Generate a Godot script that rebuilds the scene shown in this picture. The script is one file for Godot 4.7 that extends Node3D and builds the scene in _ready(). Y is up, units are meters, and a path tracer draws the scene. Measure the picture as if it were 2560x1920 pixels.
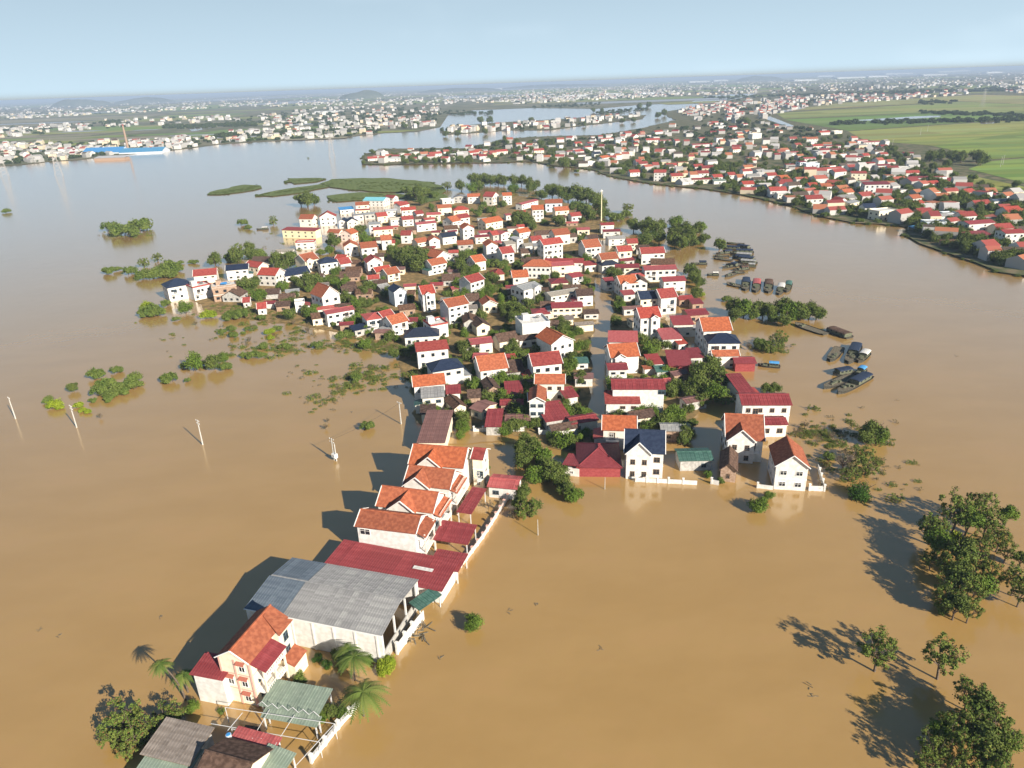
extends Node3D
# ---------------------------------------------------------------- camera model
# photo pixels (2560 x 1920) give directions; distance comes from the water plane or a known height above it
const FPX := 1775.0
const CAM_H := 95.0
const PITCH := 22.96
const ROLL := 1.95
const TILE := {"e": [400, 420], "a": [1000, 420], "f": [1600, 420], "l": [1960, 270], "k": [60, 620], "b": [960, 760], "c": [1400, 800], "d": [1720, 800],
	"g": [760, 1040], "h": [240, 1470], "i": [560, 1470], "r": [1960, 1200], "q": [1960, 1470], "m": [1280, 0], "n": [640, 0], "o": [0, 0], "v": [1920, 0], "s": [0, 0]}
var cam_f: Vector3
var cam_r: Vector3
var cam_u: Vector3
var M := {}
var mesh_cache := {}
var name_count := {}
var rng := RandomNumberGenerator.new()
var landmarks := []
var house_count := 0
var footprints := []
var bank_ring := PackedVector2Array()
var zones := []

func setup_camera_axes() -> void:
	var p := deg_to_rad(PITCH)
	var r := deg_to_rad(ROLL)
	cam_f = Vector3(0, -sin(p), -cos(p))
	var r0 := Vector3(1, 0, 0)
	var u0 := r0.cross(cam_f)
	cam_r = r0 * cos(r) - u0 * sin(r)
	cam_u = u0 * cos(r) + r0 * sin(r)

func src(t: String, x: float, y: float) -> Vector2:
	var k := 3.687
	if t in ["m", "n", "o", "v"]: k = 3.456
	if t == "s": k = 1.0
	return Vector2(TILE[t][0] + x / k, TILE[t][1] + y / k)

func at_px(p: Vector2, h := 0.0) -> Vector3:
	var d := cam_f * FPX + cam_r * (p.x - 1280.0) - cam_u * (p.y - 960.0)
	return Vector3(0, CAM_H, 0) + d * ((h - CAM_H) / d.y)

func spot(t: String, x: float, y: float, h := 0.0) -> Vector3:
	return at_px(src(t, x, y), h)

func depth_of(p: Vector3) -> float:
	return (p - Vector3(0, CAM_H, 0)).dot(cam_f)

# ---------------------------------------------------------------- mesh builder
class MB:
	var v := PackedVector3Array()
	var n := PackedVector3Array()
	var c := PackedColorArray()
	var t := PackedVector2Array()
	func tri(a: Vector3, b: Vector3, d: Vector3, col := Color.WHITE) -> void:
		var nn := (b - a).cross(d - a).normalized()
		var e := (b - a).normalized()
		var g := nn.cross(e)
		v.append(a); v.append(d); v.append(b)
		for k in 3: n.append(nn); c.append(col)
		t.append(Vector2.ZERO); t.append(Vector2((d - a).dot(e), -(d - a).dot(g))); t.append(Vector2((b - a).dot(e), 0))
	func quad(a: Vector3, b: Vector3, d: Vector3, e: Vector3, col := Color.WHITE) -> void:
		# a b d e run counter-clockwise seen from outside; u along a-b, v along a-e, in metres
		var nn := (b - a).cross(e - a)
		if nn.length_squared() < 1e-12: nn = (d - b).cross(e - b)
		nn = nn.normalized()
		var lu := a.distance_to(b)
		var lv := a.distance_to(e)
		v.append(a); v.append(d); v.append(b); v.append(a); v.append(e); v.append(d)
		for k in 6: n.append(nn); c.append(col)
		t.append(Vector2(0, lv)); t.append(Vector2(lu, 0)); t.append(Vector2(lu, lv)); t.append(Vector2(0, lv)); t.append(Vector2.ZERO); t.append(Vector2(lu, 0))
	func hexa(p: Array, col := Color.WHITE) -> void:
		# p0..3 bottom ring (counter-clockwise from above), p4..7 top ring
		quad(p[4], p[5], p[6], p[7], col)
		quad(p[3], p[2], p[1], p[0], col)
		for k in 4:
			var j := (k + 1) % 4
			quad(p[k], p[j], p[j + 4], p[k + 4], col)
	func box(ctr: Vector3, s: Vector3, col := Color.WHITE) -> void:
		var h := s * 0.5
		var p := []
		for y in [-h.y, h.y]:
			p.append(ctr + Vector3(-h.x, y, h.z)); p.append(ctr + Vector3(h.x, y, h.z)); p.append(ctr + Vector3(h.x, y, -h.z)); p.append(ctr + Vector3(-h.x, y, -h.z))
		hexa(p, col)
	func slab(a: Vector3, b: Vector3, d: Vector3, e: Vector3, th: float, col := Color.WHITE) -> void:
		# a plate whose top is a b d e (counter-clockwise from outside)
		var nn := (b - a).cross(e - a)
		if nn.length_squared() < 1e-10: nn = (d - b).cross(e - b)
		var o := nn.normalized() * th
		hexa([a - o, b - o, d - o, e - o, a, b, d, e], col)
	func bar(a: Vector3, b: Vector3, w: float, col := Color.WHITE) -> void:
		var z := (b - a).normalized()
		var x := z.cross(Vector3.UP)
		if x.length_squared() < 0.01: x = z.cross(Vector3.RIGHT)
		x = x.normalized() * w * 0.5
		var y := z.cross(x).normalized() * w * 0.5
		hexa([a - x - y, a - x + y, a + x + y, a + x - y, b - x - y, b - x + y, b + x + y, b + x - y], col)
	func cyl(a: Vector3, b: Vector3, r0: float, r1: float, seg := 8, col := Color.WHITE, cap := true) -> void:
		var z := (b - a).normalized()
		var x := z.cross(Vector3.UP)
		if x.length_squared() < 0.01: x = z.cross(Vector3.RIGHT)
		x = x.normalized()
		var y := x.cross(z).normalized()
		for k in seg:
			var a0 := TAU * k / seg
			var a1 := TAU * (k + 1) / seg
			var d0 := x * cos(a0) + y * sin(a0)
			var d1 := x * cos(a1) + y * sin(a1)
			quad(a + d1 * r0, a + d0 * r0, b + d0 * r1, b + d1 * r1, col)
			if cap: tri(b, b + d1 * r1, b + d0 * r1, col)
	func mesh(m: Material = null) -> ArrayMesh:
		var arr := []
		arr.resize(Mesh.ARRAY_MAX)
		arr[Mesh.ARRAY_VERTEX] = v
		arr[Mesh.ARRAY_NORMAL] = n
		arr[Mesh.ARRAY_COLOR] = c
		arr[Mesh.ARRAY_TEX_UV] = t
		var am := ArrayMesh.new()
		am.add_surface_from_arrays(Mesh.PRIMITIVE_TRIANGLES, arr)
		if m: am.surface_set_material(0, m)
		return am

func numbered(called: String) -> String:
	var k: int = name_count.get(called, 0)
	name_count[called] = k + 1
	return called if k == 0 else "%s_%03d" % [called, k]

func part(called: String, mesh: Mesh, parent: Node3D, at := Vector3.ZERO, turn := 0.0) -> MeshInstance3D:
	var o := MeshInstance3D.new()
	o.name = called
	o.mesh = mesh
	o.position = at
	o.rotation.y = turn
	parent.add_child(o, true)
	return o

func thing(called: String, label: String, category: String, at := Vector3.ZERO, turn := 0.0, group := "") -> Node3D:
	var o := Node3D.new()
	o.name = numbered(called)
	add_child(o)
	o.position = at
	o.rotation.y = turn
	o.set_meta("label", label)
	o.set_meta("category", category)
	if group != "": o.set_meta("group", group)
	return o

func structure(called: String, mesh: Mesh, label: String, kind := "structure", category := "") -> MeshInstance3D:
	var o := MeshInstance3D.new()
	o.name = numbered(called)
	o.mesh = mesh
	add_child(o)
	o.set_meta("kind", kind)
	o.set_meta("label", label)
	if category != "": o.set_meta("category", category)
	return o

# ---------------------------------------------------------------- materials
func noise_image(size: int, sd: int, freq: float, c0: Color, c1: Color, octaves := 4, stretch := Vector2.ONE) -> ImageTexture:
	# colour between c0 and c1 (sRGB), seamless
	var fn := FastNoiseLite.new()
	fn.seed = sd
	fn.noise_type = FastNoiseLite.TYPE_SIMPLEX_SMOOTH
	fn.frequency = freq
	fn.fractal_octaves = octaves
	var g := fn.get_seamless_image(int(size * stretch.x), int(size * stretch.y))
	g.resize(size, size, Image.INTERPOLATE_BILINEAR)
	g.convert(Image.FORMAT_RGB8)
	var data := g.get_data()
	for k in size * size:
		var f := data[k * 3] / 255.0
		f = smoothstep(0.2, 0.8, f)
		var q := c0.lerp(c1, f)
		data[k * 3] = int(q.r * 255); data[k * 3 + 1] = int(q.g * 255); data[k * 3 + 2] = int(q.b * 255)
	var im := Image.create_from_data(size, size, false, Image.FORMAT_RGB8, data)
	im.generate_mipmaps()
	return ImageTexture.create_from_image(im)

func lin(r: float, g: float, b: float) -> Color:
	return Color(r, g, b).linear_to_srgb()

func plain(c: Color, rough := 0.9, spec := 0.3) -> StandardMaterial3D:
	var m := StandardMaterial3D.new()
	m.albedo_color = c
	m.roughness = rough
	m.metallic_specular = spec
	return m

func patched(c0: Color, c1: Color, metres: float, rough := 0.9, sd := 1, spec := 0.3, streak := false) -> StandardMaterial3D:
	# a base colour with blotches: world-mapped for walls and ground, along the slope for roofs
	var m := plain(Color.WHITE, rough, spec)
	if streak:
		m.albedo_texture = noise_image(256, sd, 0.022, c0, c1, 5, Vector2(1.0, 1.0))
		m.uv1_scale = Vector3(1.0 / metres, 1.0 / metres, 1)
	else:
		m.albedo_texture = noise_image(256, sd, 0.02, c0, c1, 5)
		m.uv1_triplanar = true
		m.uv1_world_triplanar = true
		m.uv1_scale = Vector3.ONE / metres
	return m

func make_materials() -> void:
	M.wall_w = patched(lin(.61, .60, .565), lin(.77, .76, .73), 9.0, .85, 3)
	M.wall_w1 = patched(lin(.56, .55, .52), lin(.68, .67, .63), 6.0, .88, 13)
	M.wall_w2 = patched(lin(.66, .62, .54), lin(.76, .72, .64), 8.0, .85, 14)
	M.wall_c = patched(lin(.74, .66, .50), lin(.82, .75, .60), 9.0, .85, 4)
	M.wall_y = patched(lin(.74, .68, .44), lin(.80, .75, .52), 9.0, .85, 5)
	M.wall_p = patched(lin(.76, .60, .53), lin(.82, .68, .60), 9.0, .85, 6)
	M.wall_g = patched(lin(.36, .35, .33), lin(.52, .51, .48), 6.0, .92, 7)
	M.wall_b = patched(lin(.30, .20, .14), lin(.44, .32, .24), 4.0, .95, 8)
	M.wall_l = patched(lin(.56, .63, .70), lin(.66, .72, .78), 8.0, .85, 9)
	M.wall_m = patched(lin(.25, .046, .048), lin(.32, .07, .07), 5.0, .7, 10)
	var rt := {"o": [[.32, .095, .048], [.45, .145, .072], .8], "r": [[.28, .050, .042], [.39, .085, .068], .75], "d": [[.20, .17, .145], [.28, .245, .215], .85], "m": [[.25, .046, .050], [.31, .066, .070], .5],
		"p": [[.38, .085, .085], [.45, .125, .12], .6], "k": [[.020, .030, .058], [.032, .045, .080], .5], "y": [[.27, .27, .265], [.36, .36, .35], .7],
		"b": [[.075, .046, .034], [.15, .095, .07], .92], "n": [[.055, .13, .105], [.09, .18, .15], .55], "u": [[.06, .24, .52], [.10, .34, .64], .5],
		"w": [[.55, .54, .51], [.72, .71, .68], .9], "q": [[.19, .10, .088], [.24, .13, .115], .6], "t": [[.23, .29, .23], [.28, .34, .27], .5],
		"z": [[.11, .14, .175], [.15, .185, .22], .4], "c": [[.16, .52, .72], [.24, .62, .80], .5]}
	var sd := 20
	for k in rt:
		var a: Array = rt[k][0]
		var b: Array = rt[k][1]
		sd += 1
		M["roof_" + k] = patched(lin(a[0], a[1], a[2]), lin(b[0], b[1], b[2]), 7.0, rt[k][2], sd, .3, true)
	M.trim = plain(lin(.80, .79, .76), .7)
	M.pink_trim = plain(lin(.72, .42, .34), .8)
	M.glass = plain(lin(.02, .026, .032), .08, .5)
	M.frame = plain(lin(.22, .15, .10), .6)
	M.frame_blue = plain(lin(.10, .16, .20), .6)
	M.door = plain(lin(.16, .085, .05), .6)
	M.metal = plain(lin(.55, .56, .57), .35); M.metal.metallic = .8
	M.steel = plain(lin(.62, .63, .63), .5)
	M.pylon = plain(lin(.42, .40, .38), .6)
	M.concrete = patched(lin(.42, .41, .38), lin(.55, .54, .50), 3.0, .9, 60)
	M.hood = plain(lin(.38, .13, .09), .8)
	M.tarp = plain(lin(.06, .28, .62), .5)
	M.hull = patched(lin(.035, .034, .028), lin(.09, .085, .07), 4.0, .8, 61)
	M.deck = patched(lin(.09, .08, .055), lin(.22, .19, .14), 3.0, .9, 62)
	M.cargo = patched(lin(.06, .075, .045), lin(.20, .20, .14), 2.0, .95, 63)
	M.bark = patched(lin(.10, .075, .055), lin(.19, .15, .115), 1.5, .95, 64)
	M.veg = plain(Color.WHITE, .8, .2)
	M.veg.vertex_color_use_as_albedo = true
	M.veg.cull_mode = BaseMaterial3D.CULL_DISABLED
	M.veg.backlight_enabled = true
	M.veg.backlight = Color(.10, .13, .04)
	M.paint = plain(Color.WHITE, .85, .25)
	M.paint.vertex_color_use_as_albedo = true

# ---------------------------------------------------------------- sky, sun, camera
func make_view() -> void:
	setup_camera_axes()
	var cam := Camera3D.new()
	cam.name = "camera"
	cam.transform = Transform3D(Basis(cam_r, cam_u, -cam_f), Vector3(0, CAM_H, 0))
	cam.fov = rad_to_deg(2.0 * atan(960.0 / FPX))
	cam.near = 0.5
	cam.far = 90000.0
	add_child(cam)
	cam.current = true
	var env := Environment.new()
	env.background_mode = Environment.BG_SKY
	var sm := ProceduralSkyMaterial.new()
	sm.sky_top_color = lin(.015, .052, .12)
	sm.sky_horizon_color = lin(.37, .48, .555)
	sm.sky_curve = 0.235
	sm.ground_horizon_color = lin(.385, .47, .53)
	sm.ground_bottom_color = lin(.2, .17, .12)
	sm.sun_angle_max = 8.0
	sm.sun_curve = 0.1
	sm.sky_cover = cloud_cover()
	sm.sky_cover_modulate = Color(1, 1, 1, 1)
	var sky := Sky.new()
	sky.sky_material = sm
	env.sky = sky
	env.tonemap_mode = Environment.TONE_MAPPER_LINEAR
	env.tonemap_exposure = 1.72
	env.sdfgi_enabled = true
	env.ssao_enabled = true
	env.ssil_enabled = true
	env.fog_enabled = true
	env.fog_density = 0.000115
	env.fog_light_color = lin(.55, .70, .92)
	var we := WorldEnvironment.new()
	we.name = "world_environment"
	we.environment = env
	add_child(we)
	var sun := DirectionalLight3D.new()
	sun.name = "sun"
	sun.light_energy = 1.6
	sun.light_color = Color(1.0, .955, .89)
	sun.light_angular_distance = 0.5
	sun.shadow_enabled = true
	var el := deg_to_rad(27.0)
	var az := deg_to_rad(-131.0)
	var dir := Vector3(cos(az) * cos(el), -sin(el), sin(az) * cos(el))
	sun.look_at_from_position(Vector3.ZERO, dir, Vector3.UP)
	add_child(sun)

func cloud_cover() -> ImageTexture:
	# thin high wisps spread all round the sky
	var fn := FastNoiseLite.new()
	fn.seed = 77
	fn.noise_type = FastNoiseLite.TYPE_SIMPLEX_SMOOTH
	fn.frequency = 1.0
	fn.fractal_octaves = 5
	var w := 768
	var h := 384
	var im := Image.create(w, h, false, Image.FORMAT_RGBA8)
	for y in h:
		var el := PI * (0.5 - (y + 0.5) / h)
		for x in w:
			var a := 0.0
			if el > 0.0:
				var az := TAU * x / w
				var d := Vector3(cos(az) * cos(el), sin(el) * 7.0, sin(az) * cos(el))
				a = smoothstep(0.12, 0.7, fn.get_noise_3dv(d * 2.2)) * 0.06
			im.set_pixel(x, y, Color(.95, .95, .95, a))
	return ImageTexture.create_from_image(im)

# ---------------------------------------------------------------- setting
func land_mesh(ring: PackedVector2Array, y: float, skirt: float, mat: Material) -> ArrayMesh:
	var mb := MB.new()
	var idx := Geometry2D.triangulate_polygon(ring)
	for k in range(0, idx.size(), 3):
		var a := Vector3(ring[idx[k]].x, y, ring[idx[k]].y)
		var b := Vector3(ring[idx[k + 1]].x, y, ring[idx[k + 1]].y)
		var c := Vector3(ring[idx[k + 2]].x, y, ring[idx[k + 2]].y)
		if (b - a).cross(c - a).y < 0.0:
			mb.tri(a, c, b)
		else:
			mb.tri(a, b, c)
	var s := 1.0 if Geometry2D.is_polygon_clockwise(ring) else -1.0
	for k in ring.size():
		var p := ring[k]
		var q := ring[(k + 1) % ring.size()]
		var o := (q - p).orthogonal().normalized() * skirt * 2.0 * s
		var a := Vector3(p.x, y, p.y)
		var b := Vector3(q.x, y, q.y)
		mb.quad(a + Vector3(o.x, -skirt, o.y), b + Vector3(o.x, -skirt, o.y), b, a)
	return mb.mesh(mat)

func px_ring(t: String, pts: Array, jag := 0.0, closed := true) -> PackedVector2Array:
	var out := PackedVector2Array()
	for k in pts.size():
		var w := spot(t, pts[k][0], pts[k][1])
		out.append(Vector2(w.x, w.z))
	if jag <= 0.0: return out
	var fine := PackedVector2Array()
	for k in out.size() if closed else out.size() - 1:
		var p := out[k]
		var q := out[(k + 1) % out.size()]
		var n := clampi(int(p.distance_to(q) / jag), 1, 12)
		for j in n:
			var w := p.lerp(q, float(j) / n)
			if j > 0: w += Vector2(rng.randf_range(-.3, .3), rng.randf_range(-.3, .3)) * jag
			fine.append(w)
	if not closed: fine.append(out[out.size() - 1])
	return fine

func make_setting() -> void:
	# flood water: muddy, silty, glossy enough to mirror the sky at grazing angles
	var w := StandardMaterial3D.new()
	w.albedo_texture = noise_image(512, 91, 0.012, lin(.386, .238, .080), lin(.408, .254, .089), 6, Vector2(.6, 1.6))
	w.uv1_triplanar = true
	w.uv1_world_triplanar = true
	w.uv1_scale = Vector3.ONE / 160.0
	w.roughness = 0.17
	w.metallic_specular = 0.45
	var fn := FastNoiseLite.new()
	fn.seed = 5
	fn.frequency = 0.03
	fn.fractal_octaves = 4
	var bump := fn.get_seamless_image(512, 512)
	bump.convert(Image.FORMAT_RGBA8)
	bump.bump_map_to_normal_map(1.2)
	bump.generate_mipmaps()
	w.clearcoat_enabled = true
	w.clearcoat = 1.0
	w.clearcoat_roughness = 0.15
	w.normal_enabled = true
	w.normal_texture = ImageTexture.create_from_image(bump)
	w.normal_scale = 0.13
	M.water = w
	var mb := MB.new()
	var e := 42000.0
	var cuts := [-e, -9000.0, -2500.0, -600.0, 0.0, 600.0, 2500.0, 9000.0, e]
	for i in 8:
		for j in 8:
			mb.quad(Vector3(cuts[i], 0, cuts[j + 1]), Vector3(cuts[i + 1], 0, cuts[j + 1]), Vector3(cuts[i + 1], 0, cuts[j]), Vector3(cuts[i], 0, cuts[j]))
	structure("water", mb.mesh(w), "muddy brown flood water surrounding the village")
	# dry land beyond the flood
	M.land = patched(lin(.105, .115, .055), lin(.20, .185, .12), 900.0, .95, 71)
	M.bank = patched(lin(.07, .09, .035), lin(.19, .155, .095), 70.0, .95, 72)
	M.mud = patched(lin(.17, .125, .055), lin(.31, .21, .09), 26.0, .95, 73)
	var far := px_ring("s", [[-500, 440], [0, 416], [60, 412], [118, 405], [196, 400], [300, 388], [400, 380], [560, 360], [720, 351], [830, 347], [960, 333], [1040, 330], [1100, 318], [1120, 288], [1180, 276], [1330, 270], [1490, 272], [1600, 262], [1720, 258], [1760, 240]])
	far.append(Vector2(16000, -20000)); far.append(Vector2(30000, -40000)); far.append(Vector2(-42000, -40000)); far.append(Vector2(-30000, -9000)); far.append(Vector2(-4000, -1100))
	structure("ground", land_mesh(far, 0.5, 0.6, M.land), "flat plain of fields and villages reaching the horizon")
	var rb := px_ring("s", [[2760, 760], [2560, 692], [2500, 684], [2440, 660], [2370, 636], [2300, 612], [2268, 570], [2200, 562], [2140, 560], [2060, 545], [2010, 530], [1930, 505], [1850, 488], [1790, 478], [1700, 468], [1640, 462], [1540, 445], [1470, 424], [1380, 415], [1330, 405], [1215, 408], [1100, 410], [1000, 412], [905, 412], [912, 385], [960, 372], [1160, 372], [1250, 350], [1330, 343], [1500, 338], [1620, 318], [1690, 300], [1650, 282], [1760, 264], [1850, 246], [1900, 232]], 18.0, false)
	var shore := rb.size()
	rb.append(Vector2(9000, -16000)); rb.append(Vector2(26000, -20000)); rb.append(Vector2(9000, -2000)); rb.append(Vector2(1500, -380))
	bank_ring = rb.slice(0, shore)
	structure("ground", land_mesh(rb, 0.8, 0.9, M.bank), "river bank land under the red-roofed village across the river")
	var spit := px_ring("s", [[1105, 338], [1180, 333], [1280, 326], [1370, 326], [1480, 312], [1605, 298], [1615, 288], [1500, 290], [1400, 298], [1330, 302], [1250, 306], [1120, 318]], 12.0)
	structure("ground", land_mesh(spit, 0.5, 0.6, M.bank), "narrow strip of land with houses between two flooded lakes")
	# the village island, hardly above the water
	var isle := px_ring("s", [[940, 580], [830, 660], [700, 690], [560, 720], [480, 750], [520, 785], [640, 800], [760, 815], [900, 840], [1000, 890], [1030, 960], [1050, 1060], [1130, 1100], [1300, 1090], [1330, 1110], [1420, 1130], [1700, 1080], [1780, 1000], [1740, 900], [1720, 860], [1640, 790], [1700, 740], [1690, 640], [1600, 620], [1530, 560], [1480, 520], [1300, 490], [1150, 500], [1020, 500]], 8.0)
	structure("ground", land_mesh(isle, 0.12, 0.3, M.mud), "muddy village ground between the houses of the flooded island")
	# yards and lanes of the village that the water has covered
	for q in [[[1090, 1070], [1290, 1075], [1295, 1110], [1095, 1105]], [[1500, 600], [1524, 600], [1528, 750], [1530, 900], [1536, 1085], [1474, 1085], [1478, 900], [1484, 750]]]:
		structure("flooded_lane", land_mesh(px_ring("s", q, 4.0), 0.2, 0.05, M.water), "brown water standing in a village lane")
	make_fields()
	make_hills()

func make_fields() -> void:
	var mb := MB.new()
	# rice fields of the right-hand plain: bands of slightly different green laid side by side
	var greens := [Color(.24, .27, .07), Color(.19, .25, .06), Color(.26, .27, .085), Color(.15, .23, .06), Color(.22, .25, .08), Color(.27, .265, .10), Color(.18, .26, .055)]
	var near_edge := [[2130, 345], [2230, 365], [2360, 372], [2560, 405]]
	var quads := [[[2160, 352], [2330, 366], [2560, 330], [2560, 318]], [[2330, 366], [2480, 400], [2560, 395], [2560, 330]], [[2120, 330], [2160, 352], [2560, 318], [2560, 300]], [[1960, 300], [2120, 328], [2560, 298], [2560, 284], [2330, 282]], [[1940, 284], [1960, 298], [2330, 281], [2560, 283], [2560, 262], [2400, 255]],
		[[1940, 280], [2400, 254], [2560, 261], [2560, 240], [2440, 238], [2100, 258]], [[2420, 425], [2480, 405], [2560, 398], [2560, 460], [2480, 440]], [[2360, 470], [2420, 440], [2560, 470], [2560, 540], [2450, 500]], [[2440, 500], [2560, 545], [2620, 620], [2500, 560]]]
	for k in quads.size():
		var base: Color = greens[k % greens.size()]
		var ring := px_ring("s", quads[k])
		strip_field(mb, ring, 1.0, base, 16.0 if k in [0, 1, 6, 7, 8] else 40.0)
	# far patchwork on the plain
	for k in 240:
		var px := Vector2(rng.randf_range(-60, 2620), 0)
		var hz := 209.0 - (px.x - 1254.0) * 0.03404
		px.y = hz + 10.0 + 120.0 * pow(rng.randf(), 1.6)
		if px.x > 820 and px.y > 262.0: continue
		if px.x > 1850 and px.y > 236.0: continue
		var p := at_px(px)
		var d := depth_of(p)
		var sx := d * rng.randf_range(.03, .12)
		var sz := d * d / 60000.0 * rng.randf_range(.4, 1.3)
		var c: Color = greens[rng.randi() % greens.size()]
		if rng.randf() < 0.3: c = Color(.26, .24, .16)
		if rng.randf() < 0.12: c = Color(.30, .34, .38)
		var y := 0.56 + 0.06 * (k % 9)
		var sk := rng.randf_range(-.3, .3) * sx
		mb.quad(Vector3(p.x - sx, y, p.z + sz), Vector3(p.x + sx, y, p.z + sz * .7), Vector3(p.x + sx + sk, y, p.z - sz), Vector3(p.x - sx + sk, y, p.z - sz * .8), c)
	structure("farmland", mb.mesh(M.paint), "patchwork of green and tan rice fields on the plain")
	# standing water in the rice fields and the canal
	for q in [[[2118, 303], [2290, 292], [2350, 290], [2352, 294], [2200, 303]], [[2450, 306], [2495, 304], [2500, 309], [2452, 312]], [[1905, 296], [1925, 292], [1985, 316], [1975, 320]], [[470, 322], [520, 316], [535, 320], [480, 330]], [[1925, 282], [2010, 268], [2016, 271], [1932, 286]]]:
		structure("pond", land_mesh(px_ring("s", q), 1.15, 0.02, M.water), "strip of water standing between the green fields")
	# half-drowned green strips of the field island behind the village
	M.reed = patched(lin(.085, .125, .03), lin(.16, .19, .06), 20.0, .95, 74)
	for q in [[[518, 488], [545, 476], [610, 463], [652, 465], [655, 471], [600, 482], [550, 488]], [[640, 490], [690, 478], [740, 470], [800, 462], [830, 466], [760, 482], [680, 492]], [[708, 455], [720, 447], [800, 446], [815, 449], [790, 456], [735, 461]], [[800, 460], [830, 449], [960, 446], [1080, 456], [1110, 470], [1080, 480], [960, 482], [860, 474]], [[816, 491], [900, 482], [1000, 486], [1040, 496], [940, 500], [840, 506]], [[1020, 500], [1040, 470], [1110, 470], [1120, 500], [1060, 510]]]:
		structure("grass_bank", land_mesh(px_ring("s", q, 13.0), 0.7, 0.7, M.reed), "low green grass strip rising out of the flood")

func strip_field(mb: MB, ring: PackedVector2Array, y: float, base: Color, step: float) -> void:
	# the polygon is cut into plots: each plot keeps its own crop colour
	var box := Rect2(ring[0], Vector2.ZERO)
	for p in ring: box = box.expand(p)
	var z := box.position.y
	while z < box.end.y:
		var dz := step * rng.randf_range(.7, 1.6)
		var x := box.position.x
		while x < box.end.x:
			var dx := step * rng.randf_range(3.0, 9.0)
			var cell := PackedVector2Array([Vector2(x, z), Vector2(x + dx - .4, z), Vector2(x + dx - .4, z + dz - .5), Vector2(x, z + dz - .5)])
			var f := rng.randf_range(.8, 1.25)
			var col := Color(base.r * f * rng.randf_range(.9, 1.12), base.g * f, base.b * f * rng.randf_range(.85, 1.2))
			for piece in Geometry2D.intersect_polygons(ring, cell):
				var idx := Geometry2D.triangulate_polygon(piece)
				for k in range(0, idx.size(), 3):
					var a := Vector3(piece[idx[k]].x, y, piece[idx[k]].y)
					var b := Vector3(piece[idx[k + 1]].x, y, piece[idx[k + 1]].y)
					var c := Vector3(piece[idx[k + 2]].x, y, piece[idx[k + 2]].y)
					if (b - a).cross(c - a).y < 0.0: mb.tri(a, c, b, col)
					else: mb.tri(a, b, c, col)
			x += dx
		z += dz

func make_hills() -> void:
	M.hill = patched(lin(.07, .09, .05), lin(.12, .13, .08), 600.0, .95, 75)
	var fn := FastNoiseLite.new()
	fn.seed = 9
	fn.frequency = 0.002
	for h in [[205, 262, 75, 15, 9000.0], [360, 256, 75, 10, 10000.0], [905, 240, 60, 17, 7000.0], [1150, 226, 110, 6, 11000.0], [1900, 190, 60, 9, 12000.0], [1380, 212, 140, 5, 13000.0]]:
		var d: float = h[4]
		var ray := cam_f * FPX + cam_r * (float(h[0]) - 1280.0) - cam_u * (float(h[1]) - 960.0)
		var c := Vector3(0, CAM_H, 0) + ray * (d / FPX)
		c.y = 0.0
		var rx: float = h[2] * d / FPX
		var hh: float = h[3] * d / FPX + 10.0
		var mb := MB.new()
		var n := 24
		var g := []
		for i in n + 1:
			var row := []
			for j in n + 1:
				var x := (i / float(n) * 2.0 - 1.0) * rx * 1.2
				var z := (j / float(n) * 2.0 - 1.0) * rx * .8
				var q := clampf(1.0 - (x * x) / (rx * rx) - (z * z) / (rx * rx * .4), 0.0, 1.0)
				var y := hh * pow(q, .7) * (1.0 + .5 * fn.get_noise_2d(x + c.x, z + c.z))
				row.append(c + Vector3(x, y - .5, z))
			g.append(row)
		for i in n:
			for j in n:
				mb.quad(g[i][j + 1], g[i + 1][j + 1], g[i + 1][j], g[i][j])
		structure("hill", mb.mesh(M.hill), "low wooded hill on the hazy horizon")

# ---------------------------------------------------------------- houses
const WALLNAME := {"w": "white", "c": "cream", "y": "pale yellow", "p": "pink", "g": "grey concrete", "b": "bare brick", "l": "pale blue", "m": "red sheet metal"}
const ROOFNAME := {"o": "orange tiled", "r": "red tiled", "m": "maroon sheet", "p": "pale red sheet", "k": "dark slate blue", "y": "grey sheet", "b": "old brown tiled", "n": "green sheet", "u": "blue sheet", "w": "bare concrete", "q": "brown sheet", "t": "pale green sheet", "z": "blue-grey sheet", "c": "sky blue sheet", "d": "grey-brown sheet"}
const FORMNAME := {"g": "gable roof", "G": "gable roof", "L": "cross-gable roof", "h": "hip roof", "f": "flat roof", "s": "lean-to roof", "S": "lean-to roof"}

func window_meshes(w: float, h: float) -> Array:
	var key := "win_%.1f_%.1f" % [w, h]
	if not mesh_cache.has(key):
		var f := MB.new()
		var b := 0.09
		f.box(Vector3(0, h / 2 - b / 2, 0), Vector3(w, b, .12)); f.box(Vector3(0, -h / 2 + b / 2, .02), Vector3(w + .16, b, .18))
		f.box(Vector3(-w / 2 + b / 2, 0, 0), Vector3(b, h - 2 * b, .12)); f.box(Vector3(w / 2 - b / 2, 0, 0), Vector3(b, h - 2 * b, .12))
		f.box(Vector3(0, 0, 0), Vector3(.07, h - 2 * b, .10))
		f.box(Vector3(-w * .25, h * .18, 0), Vector3(w * .5 - .1, .06, .10)); f.box(Vector3(w * .25, h * .18, 0), Vector3(w * .5 - .1, .06, .10))
		var p := MB.new()
		p.box(Vector3(0, 0, -.015), Vector3(w - .12, h - .12, .05))
		mesh_cache[key] = [f.mesh(M.frame), f.mesh(M.trim), p.mesh(M.glass), f.mesh(M.frame_blue)]
	return mesh_cache[key]

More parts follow.
